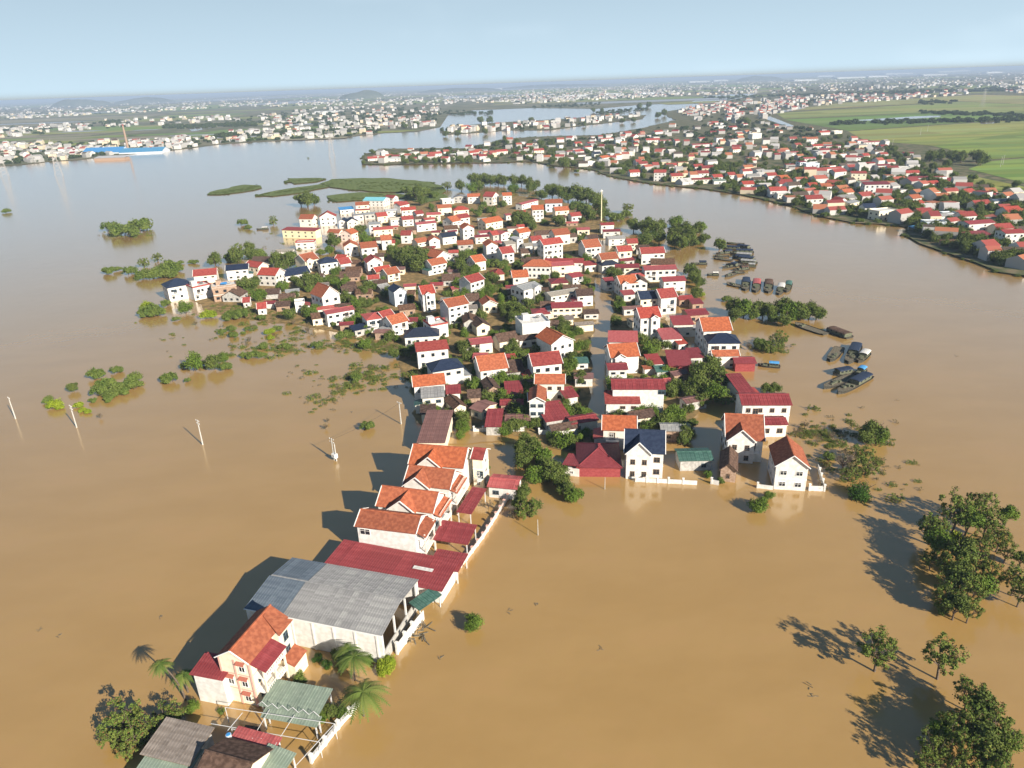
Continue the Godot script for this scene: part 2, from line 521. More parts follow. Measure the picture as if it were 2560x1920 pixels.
func add_window(root: Node3D, at: Vector3, turn: float, w := 1.3, h := 1.5, white := false, fine := true) -> void:
	var ms := window_meshes(w, h)
	if fine:
		var o := part("window", ms[1 if white else (3 if house_count % 3 == 1 else 0)], root, at, turn)
		part("pane", ms[2], o)
	else:
		part("window", ms[2], root, at, turn)

func box_mesh(s: Vector3, m: Material, key: String) -> ArrayMesh:
	var k := "box_%s_%.2f_%.2f_%.2f" % [key, s.x, s.y, s.z]
	if not mesh_cache.has(k):
		var b := MB.new()
		b.box(Vector3.ZERO, s)
		mesh_cache[k] = b.mesh(m)
	return mesh_cache[k]

func slope(root: Node3D, called: String, a: Vector3, b: Vector3, c: Vector3, d: Vector3, key: String, sheets: bool, th := 0.14) -> MeshInstance3D:
	# a roof plane; near sheet-metal roofs are laid sheet by sheet
	var m: Material = roof_material(key)
	var mb := MB.new()
	if not sheets:
		mb.slab(a, b, c, d, th)
		return part(called, mb.mesh(m), root)
	var nn := (b - a).cross(d - a).normalized()
	mb.slab(a - nn * .05, b - nn * .05, c - nn * .05, d - nn * .05, .06)
	var roof := part(called, mb.mesh(m), root)
	var along := (b - a)
	var n := maxi(2, int(round(along.length() / 1.08)))
	var up := d - a
	var rows := maxi(1, int(round(up.length() / 7.5)))
	var ex := along.normalized()
	var ey := up.normalized()
	var sw := along.length() / n
	var sl := up.length() / rows
	var variants := []
	for k in 3:
		var sb := MB.new()
		var w := sw - .035
		# pan with three raised ribs
		var prof := [[0.0, 0.0], [.02, .035], [.10, .035], [.14, 0.0], [.42, 0.0], [.46, .035], [.54, .035], [.58, 0.0], [.86, 0.0], [.90, .035], [.98, .035], [1.0, 0.0]]
		for j in prof.size() - 1:
			var p0: Array = prof[j]
			var p1: Array = prof[j + 1]
			var q0 := Vector3(p0[0] * w, p0[1], 0)
			var q1 := Vector3(p1[0] * w, p1[1], 0)
			var back := Vector3(0, 0, -sl - .05)
			sb.quad(q0, q1, q1 + back, q0 + back)
		variants.append(sb.mesh(sheet_material(key, k)))
	var bs := Basis(ex, nn, -ey)
	var ii := 0
	for r in rows:
		for j in n:
			var o := MeshInstance3D.new()
			o.name = "sheet"
			o.mesh = variants[rng.randi() % 3]
			o.transform = Transform3D(bs, a + ex * (sw * j) + ey * (sl * r) + nn * (.008 + .012 * r + rng.randf() * .01))
			roof.add_child(o, true)
			ii += 1
	return roof

func roof_material(key: String) -> Material:
	# roofs of one kind differ a little in age: four tones of each
	var k := house_count % 4
	var nm := "tone_%s_%d" % [key, k]
	if not M.has(nm):
		var m: StandardMaterial3D = M["roof_" + key].duplicate()
		m.albedo_color = [Color(1, 1, 1), Color(.93, .95, .97), Color(1.0, .96, .90), Color(.86, .87, .90)][k]
		m.uv1_offset = Vector3(k * .27, k * .41, 0)
		M[nm] = m
	return M[nm]

func sheet_material(key: String, k: int) -> Material:
	var nm := "sheet_%s_%d" % [key, k]
	if not M.has(nm):
		var m: StandardMaterial3D = M["roof_" + key].duplicate()
		m.albedo_color = [Color(1, 1, 1), Color(.965, .965, .97), Color(.93, .93, .935)][k]
		m.uv1_offset = Vector3(k * .31, k * .17, 0)
		M[nm] = m
	return M[nm]

func gable_wall(mb: MB, w: float, d: float, h: float, rise: float, along_x: bool) -> void:
	# a box from below the water to the eaves, with the two gable triangles on top
	mb.box(Vector3(0, h / 2 - .4, 0), Vector3(w, h + .8, d))
	if rise <= 0.01: return
	if along_x:
		for s in [-1.0, 1.0]:
			var p: Array = [Vector3(s * w / 2, h, d / 2), Vector3(s * w / 2, h, -d / 2), Vector3(s * w / 2, h + rise, 0)]
			var q: Array = [Vector3(s * (w / 2 - .22), h, d / 2), Vector3(s * (w / 2 - .22), h, -d / 2), Vector3(s * (w / 2 - .22), h + rise, 0)]
			if s > 0: mb.tri(p[0], p[1], p[2]); mb.tri(q[0], q[2], q[1])
			else: mb.tri(p[1], p[0], p[2]); mb.tri(q[1], q[2], q[0])
	else:
		for s in [-1.0, 1.0]:
			var p: Array = [Vector3(-w / 2, h, s * d / 2), Vector3(w / 2, h, s * d / 2), Vector3(0, h + rise, s * d / 2)]
			var q: Array = [Vector3(-w / 2, h, s * (d / 2 - .22)), Vector3(w / 2, h, s * (d / 2 - .22)), Vector3(0, h + rise, s * (d / 2 - .22))]
			if s > 0: mb.tri(p[0], p[1], p[2]); mb.tri(q[0], q[2], q[1])
			else: mb.tri(p[1], p[0], p[2]); mb.tri(q[1], q[2], q[0])

func place_words(p: Vector3, t: String) -> String:
	var best := ""
	var bd := 34.0
	for l in landmarks:
		var d: float = Vector2(p.x - l[0].x, p.z - l[0].z).length()
		if d < bd and d > 0.5:
			bd = d
			best = l[1]
	if best != "": return "near the " + best
	if p.x > 60.0 and p.z < -395.0 and p.x > 200.0 - (p.z + 395.0) * .2 or p.x > 200.0 or t in ["m", "n"]:
		var pv := Vector2(p.x, p.z)
		var near_edge := 1e9
		for k in bank_ring.size() - 1:
			near_edge = minf(near_edge, pv.distance_to(Geometry2D.get_closest_point_to_segment(pv, bank_ring[k], bank_ring[k + 1])))
		if near_edge < 32.0: return "at the far bank's water edge"
		if near_edge < 90.0: return "in the second rows across the river"
		return "deep in the village across the river"
	if p.z < -430.0: return "at the back of the flooded village"
	if p.x < -60.0: return "on the left edge of the flooded village".replace("left ", "tree-lined ")
	return "inside the flooded village"

# spec: tile, ax, ay, bx, by (front eave line, left to right), depth m, eave height m, form, roof, wall, {options}
func house(s: Array) -> Node3D:
	var t: String = s[0]
	var h: float = s[6]
	var opt: Dictionary = s[10] if s.size() > 10 else {}
	var A := spot(t, s[1], s[2], h)
	var B := spot(t, s[3], s[4], h)
	var rot := atan2(B.z - A.z, B.x - A.x)
	if opt.has("rot"): rot = deg_to_rad(opt.rot)
	rot = clampf(rot, -.95, .75)
	var L := Vector2(B.x - A.x, B.z - A.z).length()
	if opt.has("len"): L = opt.len
	var ex := Vector3(cos(rot), 0, sin(rot))
	var ez := Vector3(-sin(rot), 0, cos(rot))
	var D: float = s[5]
	var mid := (A + B) * .5
	mid.y = 0.0
	var c := mid - ez * D * .5
	return build_house(c, rot, L, D, h, s[7], s[8], s[9], opt, t)

func build_house(c: Vector3, rot: float, L: float, D: float, h: float, form: String, rk: String, wk: String, opt: Dictionary, t: String) -> Node3D:
	var dist := depth_of(c)
	var near := dist < 235.0
	var mid := dist < 420.0
	house_count += 1
	footprints.append([Vector2(c.x, c.z), maxf(L, D) * .5])
	var tile := rk in ["o", "r", "k", "b"]
	var rise := 0.0
	var pitch: float = opt.get("pitch", .55 if tile else .24)
	var storeys := 1 if h < 4.3 else (2 if h < 7.8 else 3)
	var nm: String = opt.get("name", "house" if h > 3.6 else "low_house")
	var cat: String = opt.get("cat", "house")
	var label: String = opt.get("label", "")
	var root := thing(nm, "", cat, c, -rot, opt.get("group", "houses of the flooded villages"))
	if label == "":
		var area := L * D
		var size := "small " if area < 48.0 else ("large " if area > 130.0 else "")
		label = "%s%s %s house with %s %s %s" % [size, WALLNAME[wk], ["single-storey", "two-storey", "three-storey"][storeys - 1], ROOFNAME[rk], FORMNAME[form], place_words(c, t)]
		var ws := label.split(" ")
		if ws.size() > 16: label = " ".join(ws.slice(0, 16))
	root.set_meta("label", label)
	var o := .45 if form != "f" else .12
	var w := L - 2 * o
	var d := D - 2 * o
	var mw: Material = M["wall_" + wk]
	if wk == "w" and not opt.has("label"): mw = [M.wall_w, M.wall_w1, M.wall_w, M.wall_w2, M.wall_w][house_count % 5]
	var sheets: bool = near and not tile and rk != "w" and form in ["g", "G", "s", "S"]
	var walls := MB.new()
	var th := .14
	var x := L / 2
	var z := D / 2
	match form:
		"g", "L":
			rise = z * pitch
			gable_wall(walls, w, d, h, rise - .18, true)
			var r := Vector3(0, h + rise, 0)
			slope(root, "roof", Vector3(-x, h, z), Vector3(x, h, z), Vector3(x, h + rise, 0), Vector3(-x, h + rise, 0), rk, sheets)
			slope(root, "roof", Vector3(x, h, -z), Vector3(-x, h, -z), Vector3(-x, h + rise, 0), Vector3(x, h + rise, 0), rk, sheets)
			if mid:
				var cap := MB.new()
				cap.bar(Vector3(-x - .03, h + rise + .02, 0), Vector3(x + .03, h + rise + .02, 0), .26)
				part("ridge", cap.mesh(M["roof_" + rk]), root)
				if tile and rk != "b":
					for sx in [-1.0, 1.0]:
						var bb := MB.new()
						bb.bar(Vector3(sx * (x + .05), h + .02, z), Vector3(sx * (x + .05), h + rise + .04, 0), .17)
						bb.bar(Vector3(sx * (x + .05), h + .02, -z), Vector3(sx * (x + .05), h + rise + .04, 0), .17)
						part("bargeboard", bb.mesh(M.trim), root)
		"G":
			rise = x * pitch
			gable_wall(walls, w, d, h, rise - .18, false)
			slope(root, "roof", Vector3(-x, h, -z), Vector3(-x, h, z), Vector3(0, h + rise, z), Vector3(0, h + rise, -z), rk, sheets)
			slope(root, "roof", Vector3(x, h, z), Vector3(x, h, -z), Vector3(0, h + rise, -z), Vector3(0, h + rise, z), rk, sheets)
			if mid:
				var cap := MB.new()
				cap.bar(Vector3(0, h + rise + .02, -z - .03), Vector3(0, h + rise + .02, z + .03), .26)
				part("ridge", cap.mesh(M["roof_" + rk]), root)
				var bb := MB.new()
				bb.bar(Vector3(-x, h + .02, z + .05), Vector3(0, h + rise + .04, z + .05), .18)
				bb.bar(Vector3(x, h + .02, z + .05), Vector3(0, h + rise + .04, z + .05), .18)
				part("bargeboard", bb.mesh(M.trim if rk != "b" else M.roof_b), root)
		"h":
			walls.box(Vector3(0, h / 2 - .4, 0), Vector3(w, h + .8, d))
			var hx := maxf(x - z, .2)
			var hz := maxf(z - x, 0.0)
			rise = minf(x, z) * pitch * .95
			var p := [Vector3(-x, h, z), Vector3(x, h, z), Vector3(x, h, -z), Vector3(-x, h, -z)]
			var ra := Vector3(-hx, h + rise, hz)
			var rb := Vector3(hx, h + rise, hz)
			if hz > 0.0:
				ra = Vector3(0, h + rise, hz); rb = Vector3(0, h + rise, -hz)
				slope(root, "roof", p[0], p[1], ra, ra + Vector3(-.01, 0, 0), rk, false)
				slope(root, "roof", p[1], p[2], rb, ra, rk, false)
				slope(root, "roof", p[2], p[3], rb, rb + Vector3(.01, 0, 0), rk, false)
				slope(root, "roof", p[3], p[0], ra, rb, rk, false)
			else:
				slope(root, "roof", p[0], p[1], rb, ra, rk, false)
				slope(root, "roof", p[1], p[2], rb + Vector3(0, 0, -.01), rb, rk, false)
				slope(root, "roof", p[2], p[3], ra, rb, rk, false)
				slope(root, "roof", p[3], p[0], ra, ra + Vector3(0, 0, -.01), rk, false)
			if mid:
				var cap := MB.new()
				cap.bar(ra, rb, .24)
				for k in 4: cap.bar(p[k], (ra if p[k].x < 0 else rb) if hz <= 0.0 else (ra if p[k].z > 0 else rb), .2)
				part("ridge", cap.mesh(M["roof_" + rk]), root)
		"f":
			walls.box(Vector3(0, h / 2 - .4, 0), Vector3(w, h + .8, d))
			var deck := MB.new()
			deck.box(Vector3(0, h + .06, 0), Vector3(L, .12, D))
			part("roof", deck.mesh(M["roof_" + rk] if rk in ["w", "y"] else M.roof_w), root)
			var par := MB.new()
			for sx in [-1.0, 1.0]: par.box(Vector3(sx * (x - .1), h + .47, 0), Vector3(.18, .7, D - .42))
			for sz in [-1.0, 1.0]: par.box(Vector3(0, h + .47, sz * (z - .1)), Vector3(L - .02, .7, .18))
			part("parapet", par.mesh(mw if rk == "w" or rk == "y" else M["roof_" + rk]), root)
			if mid and w > 5.0:
				var st := MB.new()
				st.box(Vector3(-x * .4, h + 1.25, -z * .35), Vector3(2.6, 2.3, 2.8))
				part("stair_head", st.mesh(mw), root)
				water_tank(root, Vector3(x * .45, h + .12, -z * .3))
		"s", "S":
			var rs: float = opt.get("rise", D * .12)
			if form == "S": rs = -rs
			rise = absf(rs)
			var h0 := h
			var h1 := h + rs
			var hb := minf(h0, h1)
			if not opt.get("open", false):
				walls.box(Vector3(0, (hb - .16) / 2 - .4, 0), Vector3(w, hb + .64, d))
			slope(root, "roof", Vector3(-x, h0, z), Vector3(x, h0, z), Vector3(x, h1, -z), Vector3(-x, h1, -z), rk, sheets, .09)
	if form == "L":
		# a gabled wing that comes forward from the front wall
		var gw: float = opt.get("gw", L * .42)
		var gx: float = opt.get("gx", -.5) * (L - gw) * .5
		var zf := z + 1.1
		var hw := h + .05
		var gr := minf(gw * .5 * opt.get("gp", pitch + .1), rise - .02)
		walls.box(Vector3(gx, hw / 2 - .4, (d / 2 + zf - .4) / 2), Vector3(gw - .8, hw + .8 - .02, zf - .4 - d / 2))
		for sz in [zf - .42, zf - .62]:
			walls.tri(Vector3(gx - gw / 2 + .4, hw, sz), Vector3(gx + gw / 2 - .4, hw, sz), Vector3(gx, hw + gr - .2, sz))
		var zb := z * (1.0 - gr / rise) - .15
		slope(root, "wing_roof", Vector3(gx - gw / 2, hw, zb), Vector3(gx - gw / 2, hw, zf), Vector3(gx, hw + gr, zf), Vector3(gx, hw + gr, zb), rk, false)
		slope(root, "wing_roof", Vector3(gx + gw / 2, hw, zf), Vector3(gx + gw / 2, hw, zb), Vector3(gx, hw + gr, zb), Vector3(gx, hw + gr, zf), rk, false)
		var bb := MB.new()
		bb.bar(Vector3(gx - gw / 2, hw + .02, zf + .05), Vector3(gx, hw + gr + .03, zf + .05), .2)
		bb.bar(Vector3(gx + gw / 2, hw + .02, zf + .05), Vector3(gx, hw + gr + .03, zf + .05), .2)
		part("bargeboard", bb.mesh(M.trim), root)
		if mid:
			var nw := 2 if gw > 4.6 else 1
			for st in storeys:
				for k in nw:
					add_window(root, Vector3(gx + (k - (nw - 1) * .5) * gw * .42, 1.55 + st * (h - .3) / storeys, zf - .38), 0.0, 1.2, 1.5, false, near)
	if not (form in ["s", "S"] and opt.get("open", false)):
		part("wall", walls.mesh(mw), root)
	else:
		for px in [-1.0, 1.0]:
			for pz in [-1.0, 1.0]:
				part("post", box_mesh(Vector3(.18, h + .8 + (rise if pz < 0 else 0.0), .18), M.steel, "post"), root, Vector3(px * (x - .4), (h + (rise if pz < 0 else 0.0)) / 2 - .5, pz * (z - .4)))
	# windows, doors, bands
	if opt.get("win", true) and not opt.get("open", false) and wk != "m":
		var fh := (h - .25) / storeys
		if form in ["s", "S"]: fh = (minf(h, h + (rise if form == "s" else -rise)) - .3) / storeys
		var low := 0.9
		var wh := clampf(fh * .42, .8, 1.5)
		var white := rng.randf() < .3
		var sides := [[0.0, w, d / 2], [PI / 2, d, w / 2], [-PI / 2, d, w / 2]]
		for si in 3:
			var run: float = sides[si][1]
			var off: float = sides[si][2]
			var turn: float = sides[si][0]
			if si > 0 and rng.randf() < (.45 if si == 1 else .6) and not opt.has("allwin"): continue
			var nw := clampi(int(run / (3.0 if mid else 3.6)), 1, 6)
			if opt.has("nw") and si == 0: nw = opt.nw
			for st in storeys:
				for k in nw:
					if rng.randf() < .16 and not opt.has("allwin"): continue
					var u := (k + .5) / nw * run - run * .5
					if form == "L" and si == 0 and absf(u - opt.get("gx", -.5) * (L - opt.get("gw", L * .42)) * .5) < opt.get("gw", L * .42) * .5 + .4: continue
					var y := fh * st + fh * .52
					var p := Vector3(sin(turn), 0, cos(turn)) * (off + .03) + Vector3(cos(turn), 0, -sin(turn)) * u
					p.y = y
					add_window(root, p, turn, (1.3 if house_count % 2 == 0 else 1.6) if run > 4 else .9, wh, white, near)
			if mid and st_band(storeys, form):
				for st in range(1, storeys):
					part("cornice", box_mesh(Vector3(run + .1, .16, .12), M.trim, "trim"), root, Vector3(sin(turn) * off, fh * st, cos(turn) * off), turn)
		if mid and form in ["g", "h", "f", "L"] and storeys >= 2 and rng.randf() < .45 and not opt.get("nobalcony", false):
			balcony(root, Vector3(w * .22 * (1.0 if rng.randf() < .5 or form == "L" else -1.0), fh, d / 2), minf(w * .42, 3.6))
		if mid and storeys >= 2 and not opt.has("label") and rng.randf() < .4:
			# a lean-to built on at the side
			var sx := 1.0 if rng.randf() < .5 else -1.0
			var aw := rng.randf_range(1.8, 3.0)
			var al := minf(d * rng.randf_range(.5, .95), d - .3)
			var ah := rng.randf_range(2.5, 3.2)
			var ax := MB.new()
			ax.box(Vector3(sx * (w / 2 + aw / 2), ah / 2 - .4, d / 2 - al / 2 - .1), Vector3(aw - .02, ah + .7, al))
			var an := part("annex", ax.mesh(mw), root)
			var ar := MB.new()
			var x0 := sx * (w / 2 + .03)
			var x1 := sx * (w / 2 + aw + .35)
			var z0 := d / 2 + .25
			var z1 := d / 2 - al - .35
			if sx > 0: ar.slab(Vector3(x1, ah + .05, z0), Vector3(x1, ah + .05, z1), Vector3(x0, ah + .75, z1), Vector3(x0, ah + .75, z0), .08)
			else: ar.slab(Vector3(x1, ah + .05, z1), Vector3(x1, ah + .05, z0), Vector3(x0, ah + .75, z0), Vector3(x0, ah + .75, z1), .08)
			part("annex_roof", ar.mesh(roof_material(["m", "y", "p", "d", "r", "n"][rng.randi() % 6])), an)
		if mid and rng.randf() < .3 and storeys >= 2 and form != "f":
			var dw := box_mesh(Vector3(1.1, 2.1, .09), M.door, "door")
			part("door", dw, root, Vector3(w * .5 + .02, 1.0, d * .2), PI / 2)
	return root

func st_band(storeys: int, form: String) -> bool:
	return storeys > 1 and form != "s"

func water_tank(root: Node3D, at: Vector3) -> void:
	if not mesh_cache.has("tank"):
		var m := MB.new()
		m.cyl(Vector3(-.75, .75, 0), Vector3(.75, .75, 0), .48, .48, 12)
		m.cyl(Vector3(.75, .75, 0), Vector3(-.75, .75, 0), .48, .48, 12)
		for sx in [-.5, .5]:
			m.box(Vector3(sx, .14, .3), Vector3(.08, .5, .08)); m.box(Vector3(sx, .14, -.3), Vector3(.08, .5, .08))
		mesh_cache["tank"] = m.mesh(M.metal)
	part("water_tank", mesh_cache["tank"], root, at)

func balcony(root: Node3D, at: Vector3, w: float) -> void:
	var k := "balcony_%.1f" % w
	if not mesh_cache.has(k):
		var s := MB.new()
		s.box(Vector3(0, 0, .6), Vector3(w, .16, 1.2))
		var r := MB.new()
		r.box(Vector3(0, 1.0, 1.14), Vector3(w, .08, .1))
		for sx in [-1.0, 1.0]: r.box(Vector3(sx * (w / 2 - .05), 1.0, .56), Vector3(.08, .08, 1.06))
		var n := int(w / .3)
		for j in n + 1: r.box(Vector3(-w / 2 + .05 + j * (w - .1) / n, .52, 1.14), Vector3(.06, .88, .06))
		mesh_cache[k] = [s.mesh(M.trim), r.mesh(M.trim)]
	var o := part("balcony", mesh_cache[k][0], root, at)
	part("railing", mesh_cache[k][1], o)
	add_window(root, at + Vector3(0, 1.25, .03), 0.0, 1.6, 2.1)

# ---------------------------------------------------------------- vegetation
func leaf(mb: MB, p: Vector3, size: float, col: Color, out: Vector3) -> void:
	var nn := (out.normalized() * .75 + Vector3(rng.randfn(), rng.randfn(), rng.randfn()) * .55 + Vector3(0, .25, 0)).normalized()
	var x := nn.cross(Vector3(rng.randfn(), rng.randfn(), rng.randfn())).normalized()
	var y := nn.cross(x)
	var a := p - x * size
	var b := p + x * size
	var c := p + y * size * .55 - nn * size * .15
	var d := p - y * size * .55 - nn * size * .15
	mb.tri(a, d, c, col)
	mb.tri(b, c, d, col)

func crown_mesh(kind: String, sd: int) -> ArrayMesh:
	rng.seed = 1000 + sd * 17 + kind.unicode_at(0)
	var mb := MB.new()
	var c0 := Color(.042, .078, .016)
	var c1 := Color(.145, .175, .045)
	var blobs := 16
	var leaves := 3600
	var size := .070
	var spread := .62
	var flat := .8
	match kind:
		"l": c0 = Color(.075, .13, .020); c1 = Color(.14, .20, .035)
		"y": c0 = Color(.15, .22, .018); c1 = Color(.27, .32, .030); flat = .6; blobs = 10
		"s": c0 = Color(.075, .125, .025); c1 = Color(.18, .22, .05); leaves = 3400; blobs = 64; size = .046; spread = .88; flat = .85
		"b": c0 = Color(.065, .11, .022); c1 = Color(.16, .20, .05); flat = .75; blobs = 24; spread = .80; size = .08
		"d": c0 = Color(.14, .11, .06); c1 = Color(.16, .15, .06); leaves = 420; blobs = 14; size = .05; spread = .8
		"r": blobs = 22; flat = .75; spread = .55; size = .05; leaves = 4600; c0 = Color(.035, .085, .014); c1 = Color(.07, .13, .024)
	var cs := []
	for k in blobs:
		var dir := Vector3(rng.randfn(), rng.randfn() * flat, rng.randfn()).normalized()
		var rr := spread * pow(rng.randf(), .45)
		if kind == "b" or kind == "y": dir.y = absf(dir.y)
		var ctr := Vector3(dir.x * rr, dir.y * rr * flat, dir.z * rr)
		var rad := rng.randf_range(.26, .44)
		if kind == "s": rad = rng.randf_range(.07, .19)
		if kind == "b": rad = rng.randf_range(.16, .36)
		if kind == "d": rad = rng.randf_range(.12, .2)
		cs.append([ctr, rad, rng.randf()])
	for k in leaves:
		var q: Array = cs[rng.randi() % cs.size()]
		var dir := Vector3(rng.randfn(), rng.randfn(), rng.randfn()).normalized()
		var p: Vector3 = q[0] + dir * q[1] * pow(rng.randf(), .3) * (1.0 + .18 * rng.randfn())
		if (kind == "b" or kind == "y") and p.y < -.1: p.y = -.1 + rng.randf() * .2
		var f := clampf(q[2] * .6 + rng.randf() * .4, 0, 1)
		var col := c0.lerp(c1, f)
		if kind == "s" and rng.randf() < .10: col = Color(.17, .10, .05)
		leaf(mb, p, size * rng.randf_range(.6, 1.35), col, dir + p * .6)
	return mb.mesh(M.veg)

func trunk_mesh(kind: String, sd: int) -> ArrayMesh:
	rng.seed = 500 + sd
	var mb := MB.new()
	var top := Vector3(rng.randf_range(-.1, .1), .55, rng.randf_range(-.1, .1))
	if kind in ["b", "y"]:
		for k in 5:
			var a := TAU * k / 5.0 + rng.randf()
			mb.cyl(Vector3(cos(a) * .1, -.25, sin(a) * .1), Vector3(cos(a) * .5, .35, sin(a) * .5), .03, .012, 5)
		return mb.mesh(M.bark)
	mb.cyl(Vector3(0, -.4, 0), top, .065, .045, 7)
	var n := 7 if kind != "d" else 16
	for k in n:
		var a := TAU * k / n + rng.randf() * .8
		var s := top * rng.randf_range(.6, 1.0)
		var e := Vector3(cos(a) * rng.randf_range(.35, .75), rng.randf_range(.7, 1.4), sin(a) * rng.randf_range(.35, .75))
		mb.cyl(s, e, .03, .009, 5)
		for j in 2 if kind != "d" else 5:
			var f := s.lerp(e, rng.randf_range(.4, .95))
			mb.cyl(f, f + Vector3(rng.randf_range(-.3, .3), rng.randf_range(.05, .3), rng.randf_range(-.3, .3)), .013, .004, 4)
	return mb.mesh(M.bark)

func palm_meshes(sd: int) -> Array:
	rng.seed = 300 + sd
	var f := MB.new()
	for k in 17:
		var a := TAU * k / 17.0 + rng.randf() * .3
		var lift := rng.randf_range(-.1, .9)
		var dir := Vector3(cos(a), 0, sin(a))
		var side := Vector3(-sin(a), 0, cos(a))
		var prev := Vector3.ZERO
		var col := Color(.07, .12, .025).lerp(Color(.16, .20, .05), rng.randf())
		for j in 9:
			var u := (j + 1) / 9.0
			var p := dir * u * 1.0 + Vector3(0, lift * u * .55 - u * u * (.55 + lift * .3), 0)
			var w := .26 * sin(PI * clampf(u * .85 + .12, 0, 1)) + .02
			for s in [-1.0, 1.0]:
				for m in 2:
					var q := prev.lerp(p, m * .5)
					var tip: Vector3 = q + side * s * w + dir * .08 + Vector3(0, -.09, 0)
					f.tri(q, q + (p - prev) * .45, tip, col)
			f.bar(prev, p, .012, col)
			prev = p
	return [f.mesh(M.veg)]

func palm(root_px: Vector2, crown_px: Vector2, hcrown: float, r: float, label: String) -> void:
	var b := at_px(root_px)
	var c := at_px(crown_px, hcrown)
	var root := thing("palm_tree", label, "palm tree", b, 0.0, "coconut palms in the flooded yard")
	var t := MB.new()
	var e := c - b
	var prev := Vector3(0, -.8, 0)
	for k in 8:
		var u := (k + 1) / 8.0
		var p := Vector3(e.x * u * u, e.y * u, e.z * u * u)
		t.cyl(prev, p, .17 - .008 * k, .17 - .008 * (k + 1), 8, Color.WHITE, false)
		prev = p
	part("trunk", t.mesh(M.bark), root)
	var o := part("crown", palm_meshes(int(root_px.x))[0], root, e)
	o.scale = Vector3.ONE * r

var crown_cache := {}
func veg(t: String, x: float, y: float, rz: float, kind: String, label := "", group := "") -> void:
	var p := src(t, x, y)
	var rpx := (1.18 if kind in ["b", "y", "r", "d"] else (.92 if t in ["l", "m", "n"] else (1.42 if t in ["r", "q"] else 1.36))) * rz / (3.456 if t in ["m", "n", "o", "v"] else (1.0 if t == "s" else 3.687))
	var bush := kind in ["b", "y", "r"]
	var tall := t in ["r", "q"] and not bush
	var hc := .42 if bush else (1.4 if tall else .8)
	var c := at_px(p, 0.0)
	var R := 1.0
	for k in 4:
		R = rpx * depth_of(c) / FPX
		c = at_px(p, R * hc)
	place_veg(Vector3(c.x, 0, c.z), R, kind, label, group, tall)

func place_veg(c: Vector3, R: float, kind: String, label := "", group := "", tall := false) -> void:
	var bush := kind in ["b", "y", "r"]
	var nv := 3
	var sd := int(absf(c.x * 7.3 + c.z * 3.1)) % nv
	var key := kind + str(sd)
	if not crown_cache.has(key):
		var st := rng.state
		crown_cache[key] = [trunk_mesh(kind, sd), crown_mesh(kind, sd)]
		rng.state = st
	var shade: String = {"t": "dark green leafy tree", "l": "bright green leafy tree", "s": "thin-crowned tree with sparse leaves", "b": "green bush", "y": "yellow-green bush", "d": "bare twiggy tree", "r": "dense round green bush"}[kind]
	if label == "":
		var size := "very large " if R > 6.5 else ("large " if R > 4.6 else ("tiny " if R < 1.2 else ("small " if R < 2.2 else ("low " if R < 3.3 else ""))))
		var where := "standing in the brown flood water"
		for l in landmarks:
			if Vector2(c.x - l[0].x, c.z - l[0].z).length() < 26.0: where = "beside the " + l[1]
		if where.begins_with("standing"):
			for f in footprints:
				if f[0].distance_to(Vector2(c.x, c.z)) < f[1] + 6.0:
					where = "growing between the flooded houses"
					break
			if c.x > 170.0 and c.z < -330.0 or c.z < -640.0: where = place_words(c, "m" if c.z < -640.0 else "l").replace("in the second rows", "between the front rows").replace("near the", "beside the")
			for zn in zones:
				if Vector2(c.x - zn[0].x, c.z - zn[0].z).length() < zn[1]:
					where = zn[2]
					break
		label = size + shade + " " + where
	if group == "": group = "trees and bushes of the flooded land"
	var root := thing("bush" if bush else "tree", label, "bush" if bush else "tree", c, absf(fmod(c.x * 12.7 + c.z * 5.3, TAU)), group)
	root.scale = Vector3(R, R * (.9 + .25 * fmod(absf(c.x * 3.7), 1.0)), R)
	if bush and R > 1.0 or not bush:
		var tr := part("stem" if bush else "trunk", crown_cache[key][0], root)
		if tall: tr.scale.y = 1.4
	part("foliage" if bush else "crown", crown_cache[key][1], root, Vector3(0, .3 if kind in ["b", "y"] else (.45 if kind == "r" else (1.4 if tall else .8)), 0))

